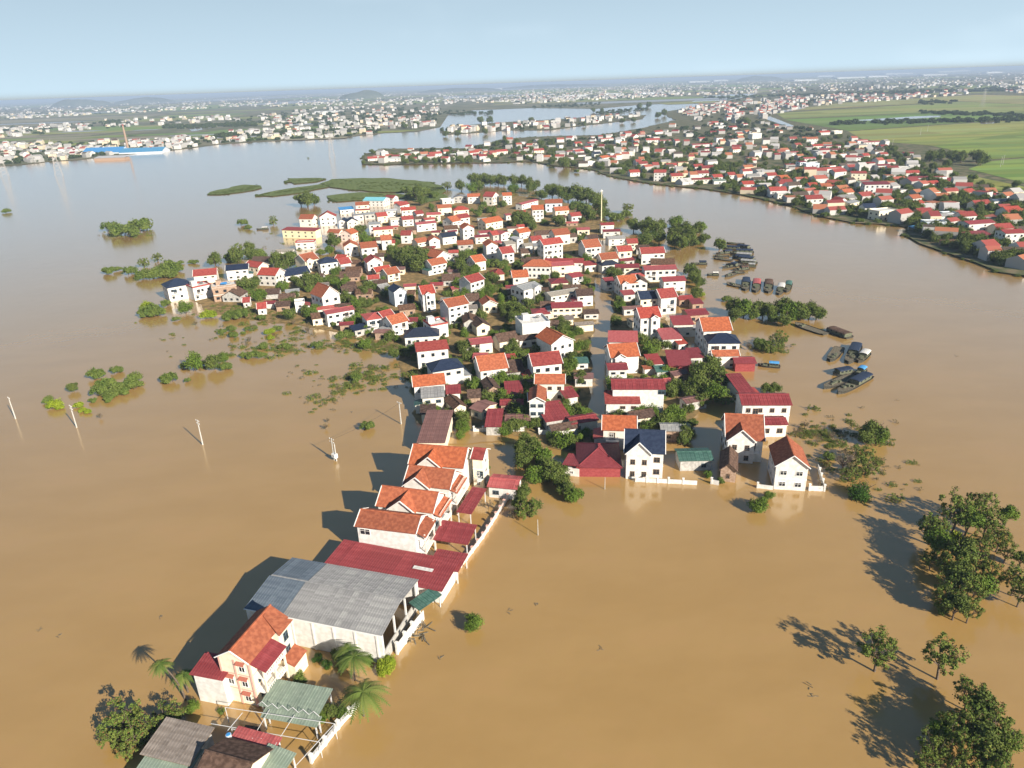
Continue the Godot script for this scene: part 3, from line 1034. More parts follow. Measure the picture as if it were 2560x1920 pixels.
# ---------------------------------------------------------------- boats, poles, fences
func boat(t: String, x: float, y: float, turn_deg: float, L: float, W: float, style: String, label: String, group := "boats moored beside the village") -> void:
	var p := spot(t, x, y, .5)
	var root := thing("boat", label, "boat", Vector3(p.x, 0, p.z), deg_to_rad(turn_deg), group)
	# hull: sections from stern to raised pointed bow, along local z
	var hull := MB.new()
	var deck := MB.new()
	var n := 10
	var secs := []
	for k in n + 1:
		var u := k / float(n)
		var zz := (u - .5) * L
		var hw := W * .5 * (1.0 if u < .62 else sqrt(maxf(0.0, 1.0 - pow((u - .62) / .38, 2.0))) * .98 + .02)
		if u < .1: hw *= .8 + 2.0 * u
		var sheer := .55 + .55 * pow(maxf(0.0, (u - .55) / .45), 2.0) + .15 * pow(maxf(0.0, (.2 - u) / .2), 2.0)
		secs.append([zz, hw, sheer])
	for k in n:
		var a: Array = secs[k]
		var b: Array = secs[k + 1]
		for s in [-1.0, 1.0]:
			var p0 := Vector3(s * a[1], a[2], a[0])
			var p1 := Vector3(s * b[1], b[2], b[0])
			var q0 := Vector3(s * a[1] * .7, -.35, a[0])
			var q1 := Vector3(s * b[1] * .7, -.35, b[0])
			if s < 0: hull.quad(q0, q1, p1, p0)
			else: hull.quad(q1, q0, p0, p1)
			hull.bar(p0, p1, .12)
		deck.quad(Vector3(-a[1], a[2] - .14, a[0]), Vector3(a[1], a[2] - .14, a[0]), Vector3(b[1], b[2] - .14, b[0]), Vector3(-b[1], b[2] - .14, b[0]))
	var st: Array = secs[0]
	hull.quad(Vector3(st[1] * .7, -.35, st[0]), Vector3(-st[1] * .7, -.35, st[0]), Vector3(-st[1], st[2], st[0]), Vector3(st[1], st[2], st[0]))
	part("hull", hull.mesh(M.hull), root)
	part("deck", deck.mesh(M.deck), root)
	var mats := {"k": M.roof_k, "r": M.roof_p, "b": M.roof_b, "y": M.roof_y, "n": M.roof_n, "u": M.roof_u, "w": M.roof_w}
	var key := style[0]
	if key != "-":
		var cl := L * (.42 if style.length() < 2 else .72)
		var cz := -L * .5 + cl * .5 + L * .08
		var cb := MB.new()
		cb.box(Vector3(0, 1.15, cz), Vector3(W * .74, 1.4, cl))
		var cabin := part("cabin", cb.mesh(M.cargo), root)
		for s in [-1.0, 1.0]:
			for j in 3:
				part("window", box_mesh(Vector3(.05, .5, .8), M.glass, "boatpane"), cabin, Vector3(s * (W * .37 + .02), 1.35, cz + (j - 1) * cl * .3))
		var rf := MB.new()
		var seg := 6
		for j in seg:
			var a0 := PI * j / seg
			var a1 := PI * (j + 1) / seg
			var v0 := Vector3(-cos(a0) * W * .44, 1.8 + sin(a0) * .45, cz + cl * .54)
			var v1 := Vector3(-cos(a1) * W * .44, 1.8 + sin(a1) * .45, cz + cl * .54)
			var bk := Vector3(0, 0, -cl * 1.08)
			rf.slab(v0, v1, v1 + bk, v0 + bk, .06)
		part("roof", rf.mesh(mats[key]), root)
	# load on the fore deck
	var cg := MB.new()
	for j in 5:
		cg.box(Vector3(rng.randf_range(-.2, .2) * W, .75 + rng.randf() * .1, L * rng.randf_range(.02, .28)), Vector3(rng.randf_range(.5, 1.2), rng.randf_range(.3, .7), rng.randf_range(.6, 1.8)))
	part("cargo", cg.mesh(M.cargo), root)
	var pole := MB.new()
	pole.bar(Vector3(0, .5, L * .34), Vector3(0, 1.9, L * .36), .08)
	part("mooring_post", pole.mesh(M.bark), root)

func pole(base: Vector2, h: float, label: String, arms := 1, transformer := false) -> void:
	var p := at_px(base)
	var root := thing("utility_pole", label, "utility pole", p, -.7, "utility poles standing in the flood")
	var m := MB.new()
	m.cyl(Vector3(0, -1, 0), Vector3(0, h, 0), .22 if arms > 0 else .1, .13 if arms > 0 else .06, 10)
	part("post", m.mesh(M.concrete), root)
	for k in arms:
		var c := MB.new()
		c.box(Vector3(0, h - .35 - k * .9, 0), Vector3(1.9, .12, .12))
		var arm := part("crossarm", c.mesh(M.concrete), root)
		for j in 3:
			var ins := MB.new()
			ins.cyl(Vector3(-.8 + .8 * j, h - .29 - k * .9, 0), Vector3(-.8 + .8 * j, h + .02 - k * .9, 0), .07, .05, 6)
			part("insulator", ins.mesh(M.trim), arm)
	if transformer:
		var c := MB.new()
		c.cyl(Vector3(1.0, -1, 0), Vector3(1.0, h * .8, 0), .2, .14, 10)
		part("post", c.mesh(M.concrete), root)
		var b := MB.new()
		b.box(Vector3(.5, 1.6, 0), Vector3(1.5, 1.3, .9))
		for j in 5: b.box(Vector3(-.1 + j * .3, 1.6, .52), Vector3(.06, 1.1, .2))
		part("transformer", b.mesh(M.steel), root)

func wire(a: Vector3, b: Vector3, sag: float, label: String) -> void:
	var m := MB.new()
	var prev := a
	for k in 12:
		var u := (k + 1) / 12.0
		var p := a.lerp(b, u) - Vector3(0, sag * 4.0 * u * (1.0 - u), 0)
		m.bar(prev, p, .04)
		prev = p
	var o := MeshInstance3D.new()
	o.name = numbered("power_line")
	o.mesh = m.mesh(M.hull)
	add_child(o)
	o.set_meta("label", label); o.set_meta("category", "cable"); o.set_meta("group", "cables between the poles")

func fence(pts: Array, h: float, label: String, pink := false, rails := false) -> void:
	# masonry garden wall: a panel and a capped pillar every few metres
	var root := thing("garden_wall", label, "wall", pts[0], 0.0, "garden walls along the flooded yards")
	for k in pts.size() - 1:
		var a: Vector3 = pts[k] - pts[0]
		var b: Vector3 = pts[k + 1] - pts[0]
		var n := maxi(1, int(round(a.distance_to(b) / 3.0)))
		var turn := -atan2(b.z - a.z, b.x - a.x)
		for j in n:
			var p := a.lerp(b, float(j) / n)
			var q := a.lerp(b, float(j + 1) / n)
			var pil := part("pillar", box_mesh(Vector3(.42, h + .9, .42), M.wall_w, "pillar"), root, p + Vector3(0, h / 2 - .15, 0), turn)
			part("cap", box_mesh(Vector3(.56, .14, .56), M.pink_trim if pink else M.trim, "cap" + str(pink)), pil, Vector3(0, h / 2 + .52, 0))
			var ph := h * (.55 if rails else .9)
			part("panel", box_mesh(Vector3(snappedf(p.distance_to(q), .1) - .4, ph + .5, .16), M.wall_w if not pink else M.wall_p, "panel" + str(pink)), root, (p + q) * .5 + Vector3(0, ph / 2 - .25, 0), turn)
			if rails:
				for r in 3:
					part("rail", box_mesh(Vector3(snappedf(p.distance_to(q), .1) - .4, .06, .06), M.steel, "rail"), root, (p + q) * .5 + Vector3(0, ph + .15 + r * .25, 0), turn)
				for r in 5:
					part("baluster", box_mesh(Vector3(.04, .66, .04), M.steel, "bal"), root, p.lerp(q, (r + 1) / 6.0) + Vector3(0, ph + .33, 0), turn)

func pylon(base: Vector2, h: float, label: String) -> void:
	var p := at_px(base)
	var root := thing("transmission_tower", label, "pylon", p, .4, "lattice transmission towers in the flood")
	var w0 := h * .1
	var legs := []
	for k in 4:
		var s := Vector3([1, -1, -1, 1][k], 0, [1, 1, -1, -1][k])
		var m := MB.new()
		m.bar(s * w0 + Vector3(0, -1, 0), s * w0 * .18 + Vector3(0, h * .75, 0), h * .0045)
		m.bar(s * w0 * .18 + Vector3(0, h * .75, 0), Vector3(0, h, 0), h * .003)
		part("leg", m.mesh(M.pylon), root)
		legs.append(s)
	var br := MB.new()
	for j in 7:
		var u0 := j / 7.0
		var u1 := (j + 1) / 7.0
		for k in 4:
			var s0: Vector3 = legs[k]
			var s1: Vector3 = legs[(k + 1) % 4]
			var a: Vector3 = s0 * w0 * lerpf(1, .18, u0) + Vector3(0, h * .75 * u0, 0)
			var b: Vector3 = s1 * w0 * lerpf(1, .18, u1) + Vector3(0, h * .75 * u1, 0)
			br.bar(a, b, h * .003)
			var a2: Vector3 = s1 * w0 * lerpf(1, .18, u0) + Vector3(0, h * .75 * u0, 0)
			var b2: Vector3 = s0 * w0 * lerpf(1, .18, u1) + Vector3(0, h * .75 * u1, 0)
			br.bar(a2, b2, h * .003)
	part("lattice", br.mesh(M.pylon), root)
	for j in 3:
		var c := MB.new()
		var y := h * (.66 + .1 * j)
		for s in [-1.0, 1.0]:
			c.bar(Vector3(0, y + h * .02, 0), Vector3(s * h * .16, y, 0), h * .005)
			c.bar(Vector3(0, y - h * .02, 0), Vector3(s * h * .16, y, 0), h * .0045)
		part("crossarm", c.mesh(M.pylon), root)

# ---------------------------------------------------------------- what stands where
# houses: tile, eave line ax ay bx by, depth, eave height, form, roof, wall, options
func village_data() -> Array:
	return [
	["e", 1115, 570, 1430, 580, 8, 5.5, "s", "m", "y", {"label": "long pale yellow two-storey house with thin maroon roof at the water's edge", "nw": 5, "rise": .7}],
	["e", 1275, 470, 1405, 470, 10, 6, "g", "o", "w"], ["e", 1465, 455, 1625, 445, 9, 6.5, "G", "r", "w", {"allwin": 1}], ["e", 1535, 595, 1650, 600, 7, 4, "g", "o", "p"],
	["e", 1655, 605, 1765, 610, 9, 5, "G", "o", "p"], ["e", 1640, 492, 1712, 490, 8, 5, "G", "k", "w"], ["e", 1720, 500, 1830, 490, 9, 5, "G", "k", "w"], ["e", 1920, 522, 2035, 515, 9, 6, "g", "y", "w"],
	["e", 1960, 572, 2150, 560, 9, 5, "g", "p", "c"], ["e", 1800, 345, 1930, 337, 8, 6, "g", "o", "p"], ["e", 1795, 392, 1935, 385, 4, 3.2, "s", "r", "c"],
	["e", 1655, 388, 1790, 376, 9, 3.2, "s", "u", "w", {"label": "low white house with bright blue sheet roof near the green field strips"}],
	["e", 1865, 300, 2060, 302, 14, 5, "g", "c", "w", {"label": "large hall with sky blue sheet roof at the back of the village", "pitch": .3}],
	["e", 2065, 275, 2150, 280, 8, 5, "g", "r", "w"], ["e", 2035, 668, 2140, 660, 9, 6.5, "g", "o", "w"], ["e", 2045, 700, 2170, 692, 6, 4, "g", "r", "c"],
	["e", 1690, 728, 1830, 716, 10, 6.5, "G", "o", "w", {"allwin": 1}], ["e", 1850, 742, 2008, 726, 10, 7, "g", "o", "w", {"allwin": 1}], ["e", 1905, 880, 2060, 862, 11, 6.5, "G", "r", "w"],
	["e", 1660, 890, 1770, 872, 9, 4.5, "g", "r", "w"], ["e", 1600, 845, 1700, 850, 8, 5, "g", "r", "c"],
	["e", 1335, 862, 1468, 832, 11, 6.5, "L", "o", "c", {"label": "cream two-storey house with orange cross-gable roof and white dormer", "gx": -.8}],
	["e", 1470, 885, 1645, 862, 9, 6.5, "h", "k", "w", {"allwin": 1}], ["e", 1150, 1002, 1390, 962, 10, 3.6, "g", "k", "w"], ["e", 890, 985, 1065, 992, 10, 6, "g", "r", "w"],
	["e", 600, 948, 815, 930, 8, 5.5, "g", "k", "w"], ["e", 770, 900, 905, 920, 8, 3.5, "g", "r", "c"], ["e", 835, 862, 1000, 862, 8, 2.6, "g", "b", "g"], ["e", 1060, 777, 1225, 768, 8, 3.6, "g", "y", "w"],
	["e", 1245, 692, 1420, 684, 7, 4.5, "f", "r", "w"],
	["e", 60, 1110, 305, 1066, 11, 7, "h", "k", "w", {"label": "white two-storey house with dark slate hip roof at the village tip", "allwin": 1}],
	["e", 300, 1000, 525, 980, 9, 4.4, "g", "r", "w"], ["e", 300, 1112, 470, 1076, 8, 6.4, "f", "r", "w"],
	["e", 478, 1112, 705, 1084, 9, 7, "f", "w", "b", {"label": "unfinished bare brick house with concrete frame and a blue tarp on top", "tarp": 1}],
	["e", 560, 1185, 740, 1185, 9, 3, "G", "b", "g"],
	["e", 1490, 1200, 1665, 1160, 12, 7.5, "G", "o", "w", {"label": "white two-storey house with steep orange gable and pink porch roof", "allwin": 1, "pitch": .9}],
	["e", 1445, 1310, 1640, 1285, 4, 3.4, "s", "p", "w"], ["e", 1530, 1350, 1800, 1302, 7, 6, "g", "p", "w", {"label": "plain white two-storey block with thin pale red roof at the water's edge"}],
	["e", 890, 1302, 985, 1292, 7, 3.2, "g", "r", "w"], ["e", 755, 1242, 830, 1236, 6, 2.8, "g", "r", "w"], ["e", 1240, 1255, 1335, 1245, 6, 4.4, "f", "w", "w"],
	["e", 960, 1168, 1100, 1160, 7, 2.6, "g", "b", "g"], ["e", 1085, 1215, 1240, 1205, 7, 2.6, "g", "b", "b"], ["e", 1320, 1025, 1500, 1020, 7, 2.6, "g", "b", "g"], ["e", 1700, 965, 1850, 960, 8, 2.8, "g", "b", "b"],
	["e", 1060, 1280, 1200, 1270, 6, 2.6, "g", "b", "b"], ["e", 1650, 1010, 1840, 1000, 8, 2.8, "g", "b", "b"], ["e", 1680, 1150, 1830, 1130, 8, 2.8, "g", "b", "g"],
	["e", 1900, 1405, 2120, 1370, 10, 6, "h", "p", "w"], ["e", 1790, 1502, 1955, 1466, 6, 3, "s", "k", "g"], ["b", 72, 192, 232, 152, 9, 5.5, "g", "o", "w"], ["b", -10, 130, 105, 100, 7, 6, "g", "r", "w"],
	["e", 1990, 962, 2140, 935, 7, 3.2, "g", "r", "b"], ["e", 2095, 987, 2220, 962, 9, 4.4, "g", "o", "c"], ["e", 2030, 1110, 2130, 1090, 8, 3, "g", "y", "g"],
	# middle of the village
	["a", 0, 350, 92, 330, 8, 6, "g", "r", "w"], ["a", 10, 392, 150, 382, 7, 6, "g", "r", "w"], ["a", 150, 428, 225, 418, 8, 6, "g", "r", "w"], ["a", 240, 432, 375, 426, 9, 6, "g", "p", "c", {"allwin": 1}],
	["a", 345, 372, 480, 362, 8, 6, "g", "o", "c"], ["a", 490, 392, 640, 382, 9, 6, "h", "r", "c"], ["a", 545, 467, 650, 452, 9, 6, "g", "r", "w"], ["a", 395, 482, 475, 500, 9, 5, "G", "o", "w"],
	["a", 150, 522, 340, 502, 8, 5.5, "g", "p", "w"], ["a", 575, 562, 690, 552, 11, 9, "G", "o", "w", {"label": "tall narrow white house with pointed orange gable over a round window", "allwin": 1}],
	["a", 730, 602, 850, 592, 8, 5, "g", "p", "w"], ["a", 855, 622, 920, 612, 8, 5, "g", "r", "g"], ["a", 930, 612, 1030, 592, 9, 5, "G", "p", "w"], ["a", 790, 512, 955, 482, 10, 5.5, "g", "o", "c"],
	["a", 975, 437, 1030, 432, 7, 4, "g", "p", "w"], ["a", 620, 267, 740, 262, 8, 6, "g", "o", "w"], ["a", 760, 262, 855, 266, 12, 7.5, "g", "r", "w", {"allwin": 1}], ["a", 945, 257, 1035, 252, 8, 8, "g", "o", "w", {"allwin": 1}],
	["a", 490, 272, 620, 267, 9, 5, "G", "y", "g"], ["a", 390, 302, 500, 292, 8, 3.6, "f", "w", "w"], ["a", 1125, 337, 1280, 296, 7, 4.5, "g", "p", "w"],
	["a", 1215, 387, 1330, 382, 10, 9, "g", "o", "w", {"label": "tall white three-storey house with rows of windows and orange roof", "allwin": 1, "nw": 3}],
	["a", 1335, 327, 1500, 322, 9, 7, "g", "o", "l"], ["a", 1430, 397, 1565, 387, 9, 6, "g", "o", "c"], ["a", 1580, 447, 1680, 437, 8, 4, "g", "r", "w"], ["a", 1100, 602, 1210, 582, 8, 4.4, "g", "o", "w"],  # first house: white wall, its bluish shade put into the pale blue wall colour
	["a", 1425, 622, 1575, 607, 11, 6.5, "g", "o", "w"], ["a", 1320, 712, 1510, 688, 9, 9.3, "g", "r", "w", {"label": "white three-storey house with four rows of small windows", "allwin": 1, "nw": 4}],
	["a", 1215, 672, 1320, 662, 8, 5, "g", "r", "w"], ["a", 970, 702, 1075, 692, 9, 6, "g", "y", "g"], ["a", 1075, 662, 1145, 652, 9, 8, "G", "w", "w"], ["a", 1115, 787, 1205, 782, 7, 3.4, "g", "b", "w"],
	["a", 940, 792, 1060, 777, 10, 6.2, "g", "r", "w"], ["a", 790, 722, 910, 712, 11, 8, "G", "o", "w"], ["a", 530, 712, 680, 702, 8, 5, "g", "o", "g"], ["a", 265, 672, 375, 662, 9, 5.4, "G", "o", "w"],
	["a", 160, 692, 265, 674, 8, 4.4, "g", "o", "w"], ["a", 390, 642, 530, 624, 8, 5, "g", "k", "w"], ["a", 0, 622, 100, 620, 9, 5.6, "g", "r", "w"], ["a", 330, 832, 480, 802, 12, 5.4, "G", "o", "w"],
	["a", 290, 902, 440, 872, 9, 5.4, "g", "o", "w"], ["a", 690, 872, 800, 852, 10, 5.4, "g", "o", "w"], ["a", 855, 987, 970, 977, 9, 3.6, "h", "r", "c"],
	["a", 1125, 907, 1390, 910, 10, 6.6, "h", "o", "w", {"label": "long two-storey white school building with orange hip roof", "name": "school_building", "cat": "building", "allwin": 1, "nw": 6, "nobalcony": true}],
	["a", 1395, 907, 1610, 892, 9, 6.2, "g", "p", "c"], ["a", 1330, 867, 1690, 880, 10, 5.2, "g", "m", "w", {"rot": 8}], ["a", 1390, 1067, 1560, 1056, 10, 3.2, "h", "m", "c"], ["a", 1590, 1012, 1700, 994, 9, 4.4, "g", "m", "w"],
	["a", 1140, 1130, 1312, 1084, 10, 7.4, "L", "y", "w", {"label": "white villa with grey gables, orange porch roof and green gate", "gx": .7, "allwin": 1}],
	["a", 1035, 1012, 1190, 1002, 9, 6, "g", "o", "w"], ["a", 650, 1062, 787, 1022, 9, 7, "g", "r", "w"], ["a", 385, 1042, 560, 1032, 9, 3, "g", "b", "g"], ["a", -60, 1152, 68, 1132, 10, 7, "G", "k", "l"],
	["a", 200, 1167, 332, 1150, 10, 8.6, "L", "r", "w", {"label": "tall white house with red roof and white front gable", "gx": -.3}],
	["a", 460, 1290, 625, 1244, 9, 8.2, "g", "o", "w", {"label": "tall white block house with shaded blue side wall and orange gable roof", "rot": -32, "len": 10.5}],
	["a", 615, 1232, 740, 1222, 9, 3, "g", "b", "g"], ["a", 760, 1267, 905, 1252, 9, 4.2, "G", "o", "c"], ["a", 580, 1432, 720, 1422, 10, 4, "G", "b", "g"], ["a", 700, 1472, 840, 1452, 10, 4, "G", "b", "c"],
	["a", 1220, 1352, 1390, 1342, 9, 3.2, "h", "m", "w"], ["a", 1395, 1292, 1690, 1282, 9, 5, "g", "m", "c", {"nw": 5}], ["a", 1445, 1202, 1620, 1124, 8, 5, "g", "y", "w", {"rot": -24}], ["a", 1630, 1182, 1790, 1172, 8, 5.2, "g", "b", "w"],
	["a", 1160, 1472, 1350, 1412, 11, 7.4, "f", "w", "w", {"label": "white flat-topped box building with blank walls beside the village lane", "win": false, "rot": -14, "len": 11.5}],
	["a", 1690, 1347, 1840, 1342, 5, 2.6, "s", "b", "w"], ["b", 1540, 382, 1762, 334, 12, 6.4, "G", "o", "w"], ["b", 800, 377, 1012, 352, 8, 4.4, "g", "p", "w"], ["b", 1060, 357, 1250, 324, 8, 4.2, "g", "b", "c"],
	["a", 1705, 737, 1862, 722, 12, 6.6, "g", "o", "w"], ["a", 1860, 902, 2030, 884, 8, 4.4, "h", "k", "w"], ["a", 1855, 847, 2022, 832, 9, 6.8, "g", "o", "c"], ["a", 2010, 772, 2150, 762, 8, 7, "g", "r", "c"],
	["a", 1630, 572, 1755, 567, 8, 3.8, "g", "p", "c"], ["a", 1850, 527, 1980, 522, 8, 6, "g", "m", "w"], ["a", 1870, 587, 2035, 582, 7, 4.6, "g", "m", "w"], ["a", 1920, 657, 2085, 647, 9, 4.4, "g", "y", "w"], ["a", 2095, 697, 2200, 692, 8, 4.4, "g", "r", "c"],
	["a", 2030, 1072, 2200, 1057, 10, 6.4, "L", "o", "w", {"gx": -.8}], ["a", 1985, 922, 2212, 917, 8, 5, "g", "m", "c"], ["a", 2060, 1172, 2180, 1162, 6, 3.4, "s", "m", "w"], ["a", 1895, 1050, 1990, 1040, 8, 5, "g", "m", "w"],
	["a", 1700, 900, 1820, 890, 7, 4, "s", "m", "w"], ["a", 1230, 720, 1310, 715, 8, 4, "g", "y", "g"], ["a", 1440, 470, 1540, 460, 7, 3.4, "g", "b", "w"], ["a", 1130, 560, 1220, 470, 7, 3, "g", "b", "g", {"rot": -10, "len": 9}],
	["a", 410, 570, 540, 560, 8, 3.4, "g", "b", "w"], ["a", 690, 640, 830, 630, 7, 4.6, "g", "m", "w"], ["a", 1250, 620, 1400, 610, 8, 3, "g", "b", "g"], ["a", 860, 700, 950, 690, 8, 4, "g", "p", "g"], ["a", 1150, 720, 1230, 712, 8, 5, "g", "y", "w"],
	["a", 1740, 660, 1840, 650, 8, 4, "g", "b", "w"], ["a", 1560, 640, 1640, 632, 7, 4, "g", "b", "g"], ["a", 20, 480, 130, 470, 8, 5, "g", "r", "w"], ["a", 230, 480, 330, 470, 6, 3.4, "s", "p", "w"],
	["e", 2080, 400, 2190, 390, 8, 5, "g", "w", "w"], ["e", 2000, 450, 2100, 440, 9, 5, "g", "r", "c"], ["e", 1880, 430, 1990, 420, 8, 4, "g", "y", "g"], ["e", 2120, 480, 2230, 470, 8, 5, "g", "w", "w"], ["e", 1780, 440, 1880, 430, 7, 4, "g", "y", "w"], ["e", 2160, 340, 2240, 335, 8, 6, "g", "r", "w"],
	# right side of the village
	["f", 10, 792, 237, 782, 9, 6.2, "g", "r", "w"], ["f", 95, 888, 322, 890, 8, 4.4, "g", "b", "c"], ["f", 40, 942, 346, 932, 9, 6.4, "g", "p", "w"], ["f", 215, 1047, 432, 1037, 9, 5.2, "g", "m", "w"],
	["f", 190, 1202, 352, 1187, 10, 7.6, "g", "r", "w"], ["f", 360, 1217, 502, 1207, 7, 3.2, "g", "m", "b"], ["f", 480, 1254, 592, 1248, 6, 3, "s", "m", "b"], ["f", 0, 1214, 187, 1202, 9, 6.4, "g", "k", "c"], ["f", -60, 1060, 78, 1055, 9, 6.4, "G", "b", "w"],
	["f", 0, 1387, 202, 1372, 10, 10, "L", "r", "w", {"label": "tall white three-storey house with lattice stair tower and red roof", "gx": .5, "gw": 3.4, "allwin": 1}],
	["f", 445, 1362, 642, 1347, 9, 3.6, "g", "m", "b"], ["f", 305, 1447, 502, 1442, 9, 5.2, "s", "m", "w"], ["f", 205, 1582, 402, 1572, 10, 4.2, "s", "p", "w"],
	["f", 580, 1507, 857, 1497, 12, 8.4, "g", "o", "w", {"label": "white three-storey house with broad orange gable roof at the river side"}],
	["d", 180, 217, 492, 215, 9, 6.6, "h", "k", "w", {"label": "white house with near-black hip roof at the river side", "nw": 3}], ["d", 225, 337, 482, 332, 5, 4.6, "g", "o", "w"],
	["d", 430, 402, 637, 400, 7, 3.2, "g", "m", "m", {"label": "red corrugated metal shed standing in the water beside a blue boat", "name": "shed", "cat": "shed"}],
	["c", 465, 350, 742, 332, 11, 6.6, "L", "o", "w", {"gx": -.6}], ["c", 440, 462, 632, 456, 7, 5.2, "g", "m", "w"],
	["c", 475, 640, 977, 640, 9, 8, "g", "m", "w", {"label": "wide white three-storey house with long maroon roof and one corner window", "pitch": .3, "nobalcony": true, "win": false, "corner": 1}],
	["c", 415, 772, 747, 772, 8, 5, "s", "r", "w"], ["c", 385, 1016, 712, 1026, 9, 6, "g", "o", "w"],
	["c", 150, 1362, 575, 1366, 14, 2.9, "h", "m", "m", {"label": "maroon metal pavilion with hip roof and corrugated walls by the flood", "name": "pavilion", "cat": "pavilion", "pitch": .5}], ["c", 20, 1330, 190, 1350, 8, 3.4, "S", "m", "w"],
	["c", 590, 1222, 972, 1240, 10, 7.2, "L", "k", "w", {"label": "white two-storey villa with dark slate roof and twin front gables", "gx": -.85, "gw": 7.0, "gp": 1.0, "pitch": .85, "allwin": 1}],
	["c", 1100, 1302, 1422, 1294, 7, 3.2, "g", "n", "g", {"label": "low shed with dark green sheet roof behind the garden wall", "name": "shed", "cat": "shed"}],
	["c", 1525, 1102, 1892, 1120, 12, 6.4, "L", "o", "w", {"label": "white two-storey villa with orange roof and window shutters", "gx": -.85, "gw": 7.6, "gp": .9, "allwin": 1, "pitch": .8}],
	["c", 1465, 1382, 1642, 1402, 10, 3.4, "G", "b", "b", {"label": "small old bare brick gable hut with brown tiled roof", "pitch": .9}],
	["d", 800, 1352, 1132, 1372, 11, 6.6, "G", "o", "w", {"label": "white two-storey gabled house with four square windows facing the water", "pitch": .78, "allwin": 1, "nw": 2}],
	["d", 495, 786, 967, 786, 9, 6.8, "g", "m", "w", {"label": "long white house with maroon roof beside the open river", "pitch": .35}], ["d", 540, 970, 932, 966, 6, 4, "g", "m", "w"], ["d", 490, 700, 640, 690, 14, 4.5, "s", "m", "w"],
	["c", 1000, 422, 1222, 422, 12, 3.6, "s", "m", "m", {"win": false}], ["c", 830, 412, 962, 402, 8, 3.2, "s", "m", "w"], ["c", 1200, 350, 1330, 345, 8, 3.4, "s", "m", "w"], ["c", 440, 202, 722, 206, 10, 4.2, "s", "p", "w"],
	["c", 935, 182, 1112, 182, 7, 3.6, "s", "p", "w"], ["c", 1090, 226, 1182, 216, 6, 3, "s", "r", "w"], ["c", 775, 456, 882, 446, 3, 2.6, "s", "o", "w"], ["c", 890, 482, 1002, 476, 5, 2.7, "s", "n", "w"], ["c", 140, 402, 272, 396, 5, 2.7, "s", "n", "w"],
	# lane of houses towards the camera
	["b", 180, 312, 512, 292, 9, 4, "h", "k", "w", {"label": "white bungalow with dark blue hip roof and two front windows", "nw": 4}], ["b", 430, 212, 592, 182, 9, 5.6, "f", "r", "w"],
	["b", 295, 442, 602, 412, 8, 7, "s", "r", "w"], ["b", 440, 632, 747, 582, 9, 6.2, "h", "k", "w"], ["b", 265, 767, 572, 737, 8, 6.6, "g", "o", "w"], ["b", 340, 872, 562, 854, 7, 5.4, "s", "y", "w"],
	["b", 880, 622, 1152, 588, 12, 5.2, "g", "o", "w"], ["b", 950, 802, 1082, 782, 9, 4, "G", "b", "b"], ["b", 640, 972, 772, 942, 9, 3.6, "G", "b", "c"], ["b", 1367, 577, 1652, 547, 10, 7.2, "g", "r", "w"], ["b", 1385, 737, 1672, 737, 7, 6.2, "g", "o", "w"],
	["b", 1325, 902, 1492, 902, 10, 8, "G", "o", "w", {"label": "slim white three-storey house with orange gable beside maroon lean-to roofs", "allwin": 1, "nw": 2}], ["b", 1490, 1090, 1732, 1054, 11, 3.2, "s", "m", "g"], ["b", 1670, 872, 1802, 852, 7, 3.2, "s", "m", "w"],
	["b", 300, 1277, 562, 1280, 17, 4, "s", "q", "c", {"label": "long hall with sloping brown sheet roof beside the lane", "rot": 5}], ["b", 925, 1132, 1082, 1132, 10, 3.2, "s", "m", "g"], ["b", 570, 832, 712, 822, 6, 4.2, "s", "m", "w"], ["b", 1120, 640, 1300, 620, 10, 3.4, "g", "b", "g"], ["b", 1120, 840, 1290, 830, 9, 3, "s", "m", "g"], ["b", 770, 870, 900, 860, 6, 2.8, "g", "b", "b"],
	["b", 780, 960, 900, 1000, 8, 3, "g", "q", "c"], ["b", 330, 1020, 480, 1010, 6, 3.2, "s", "b", "c"],
	]

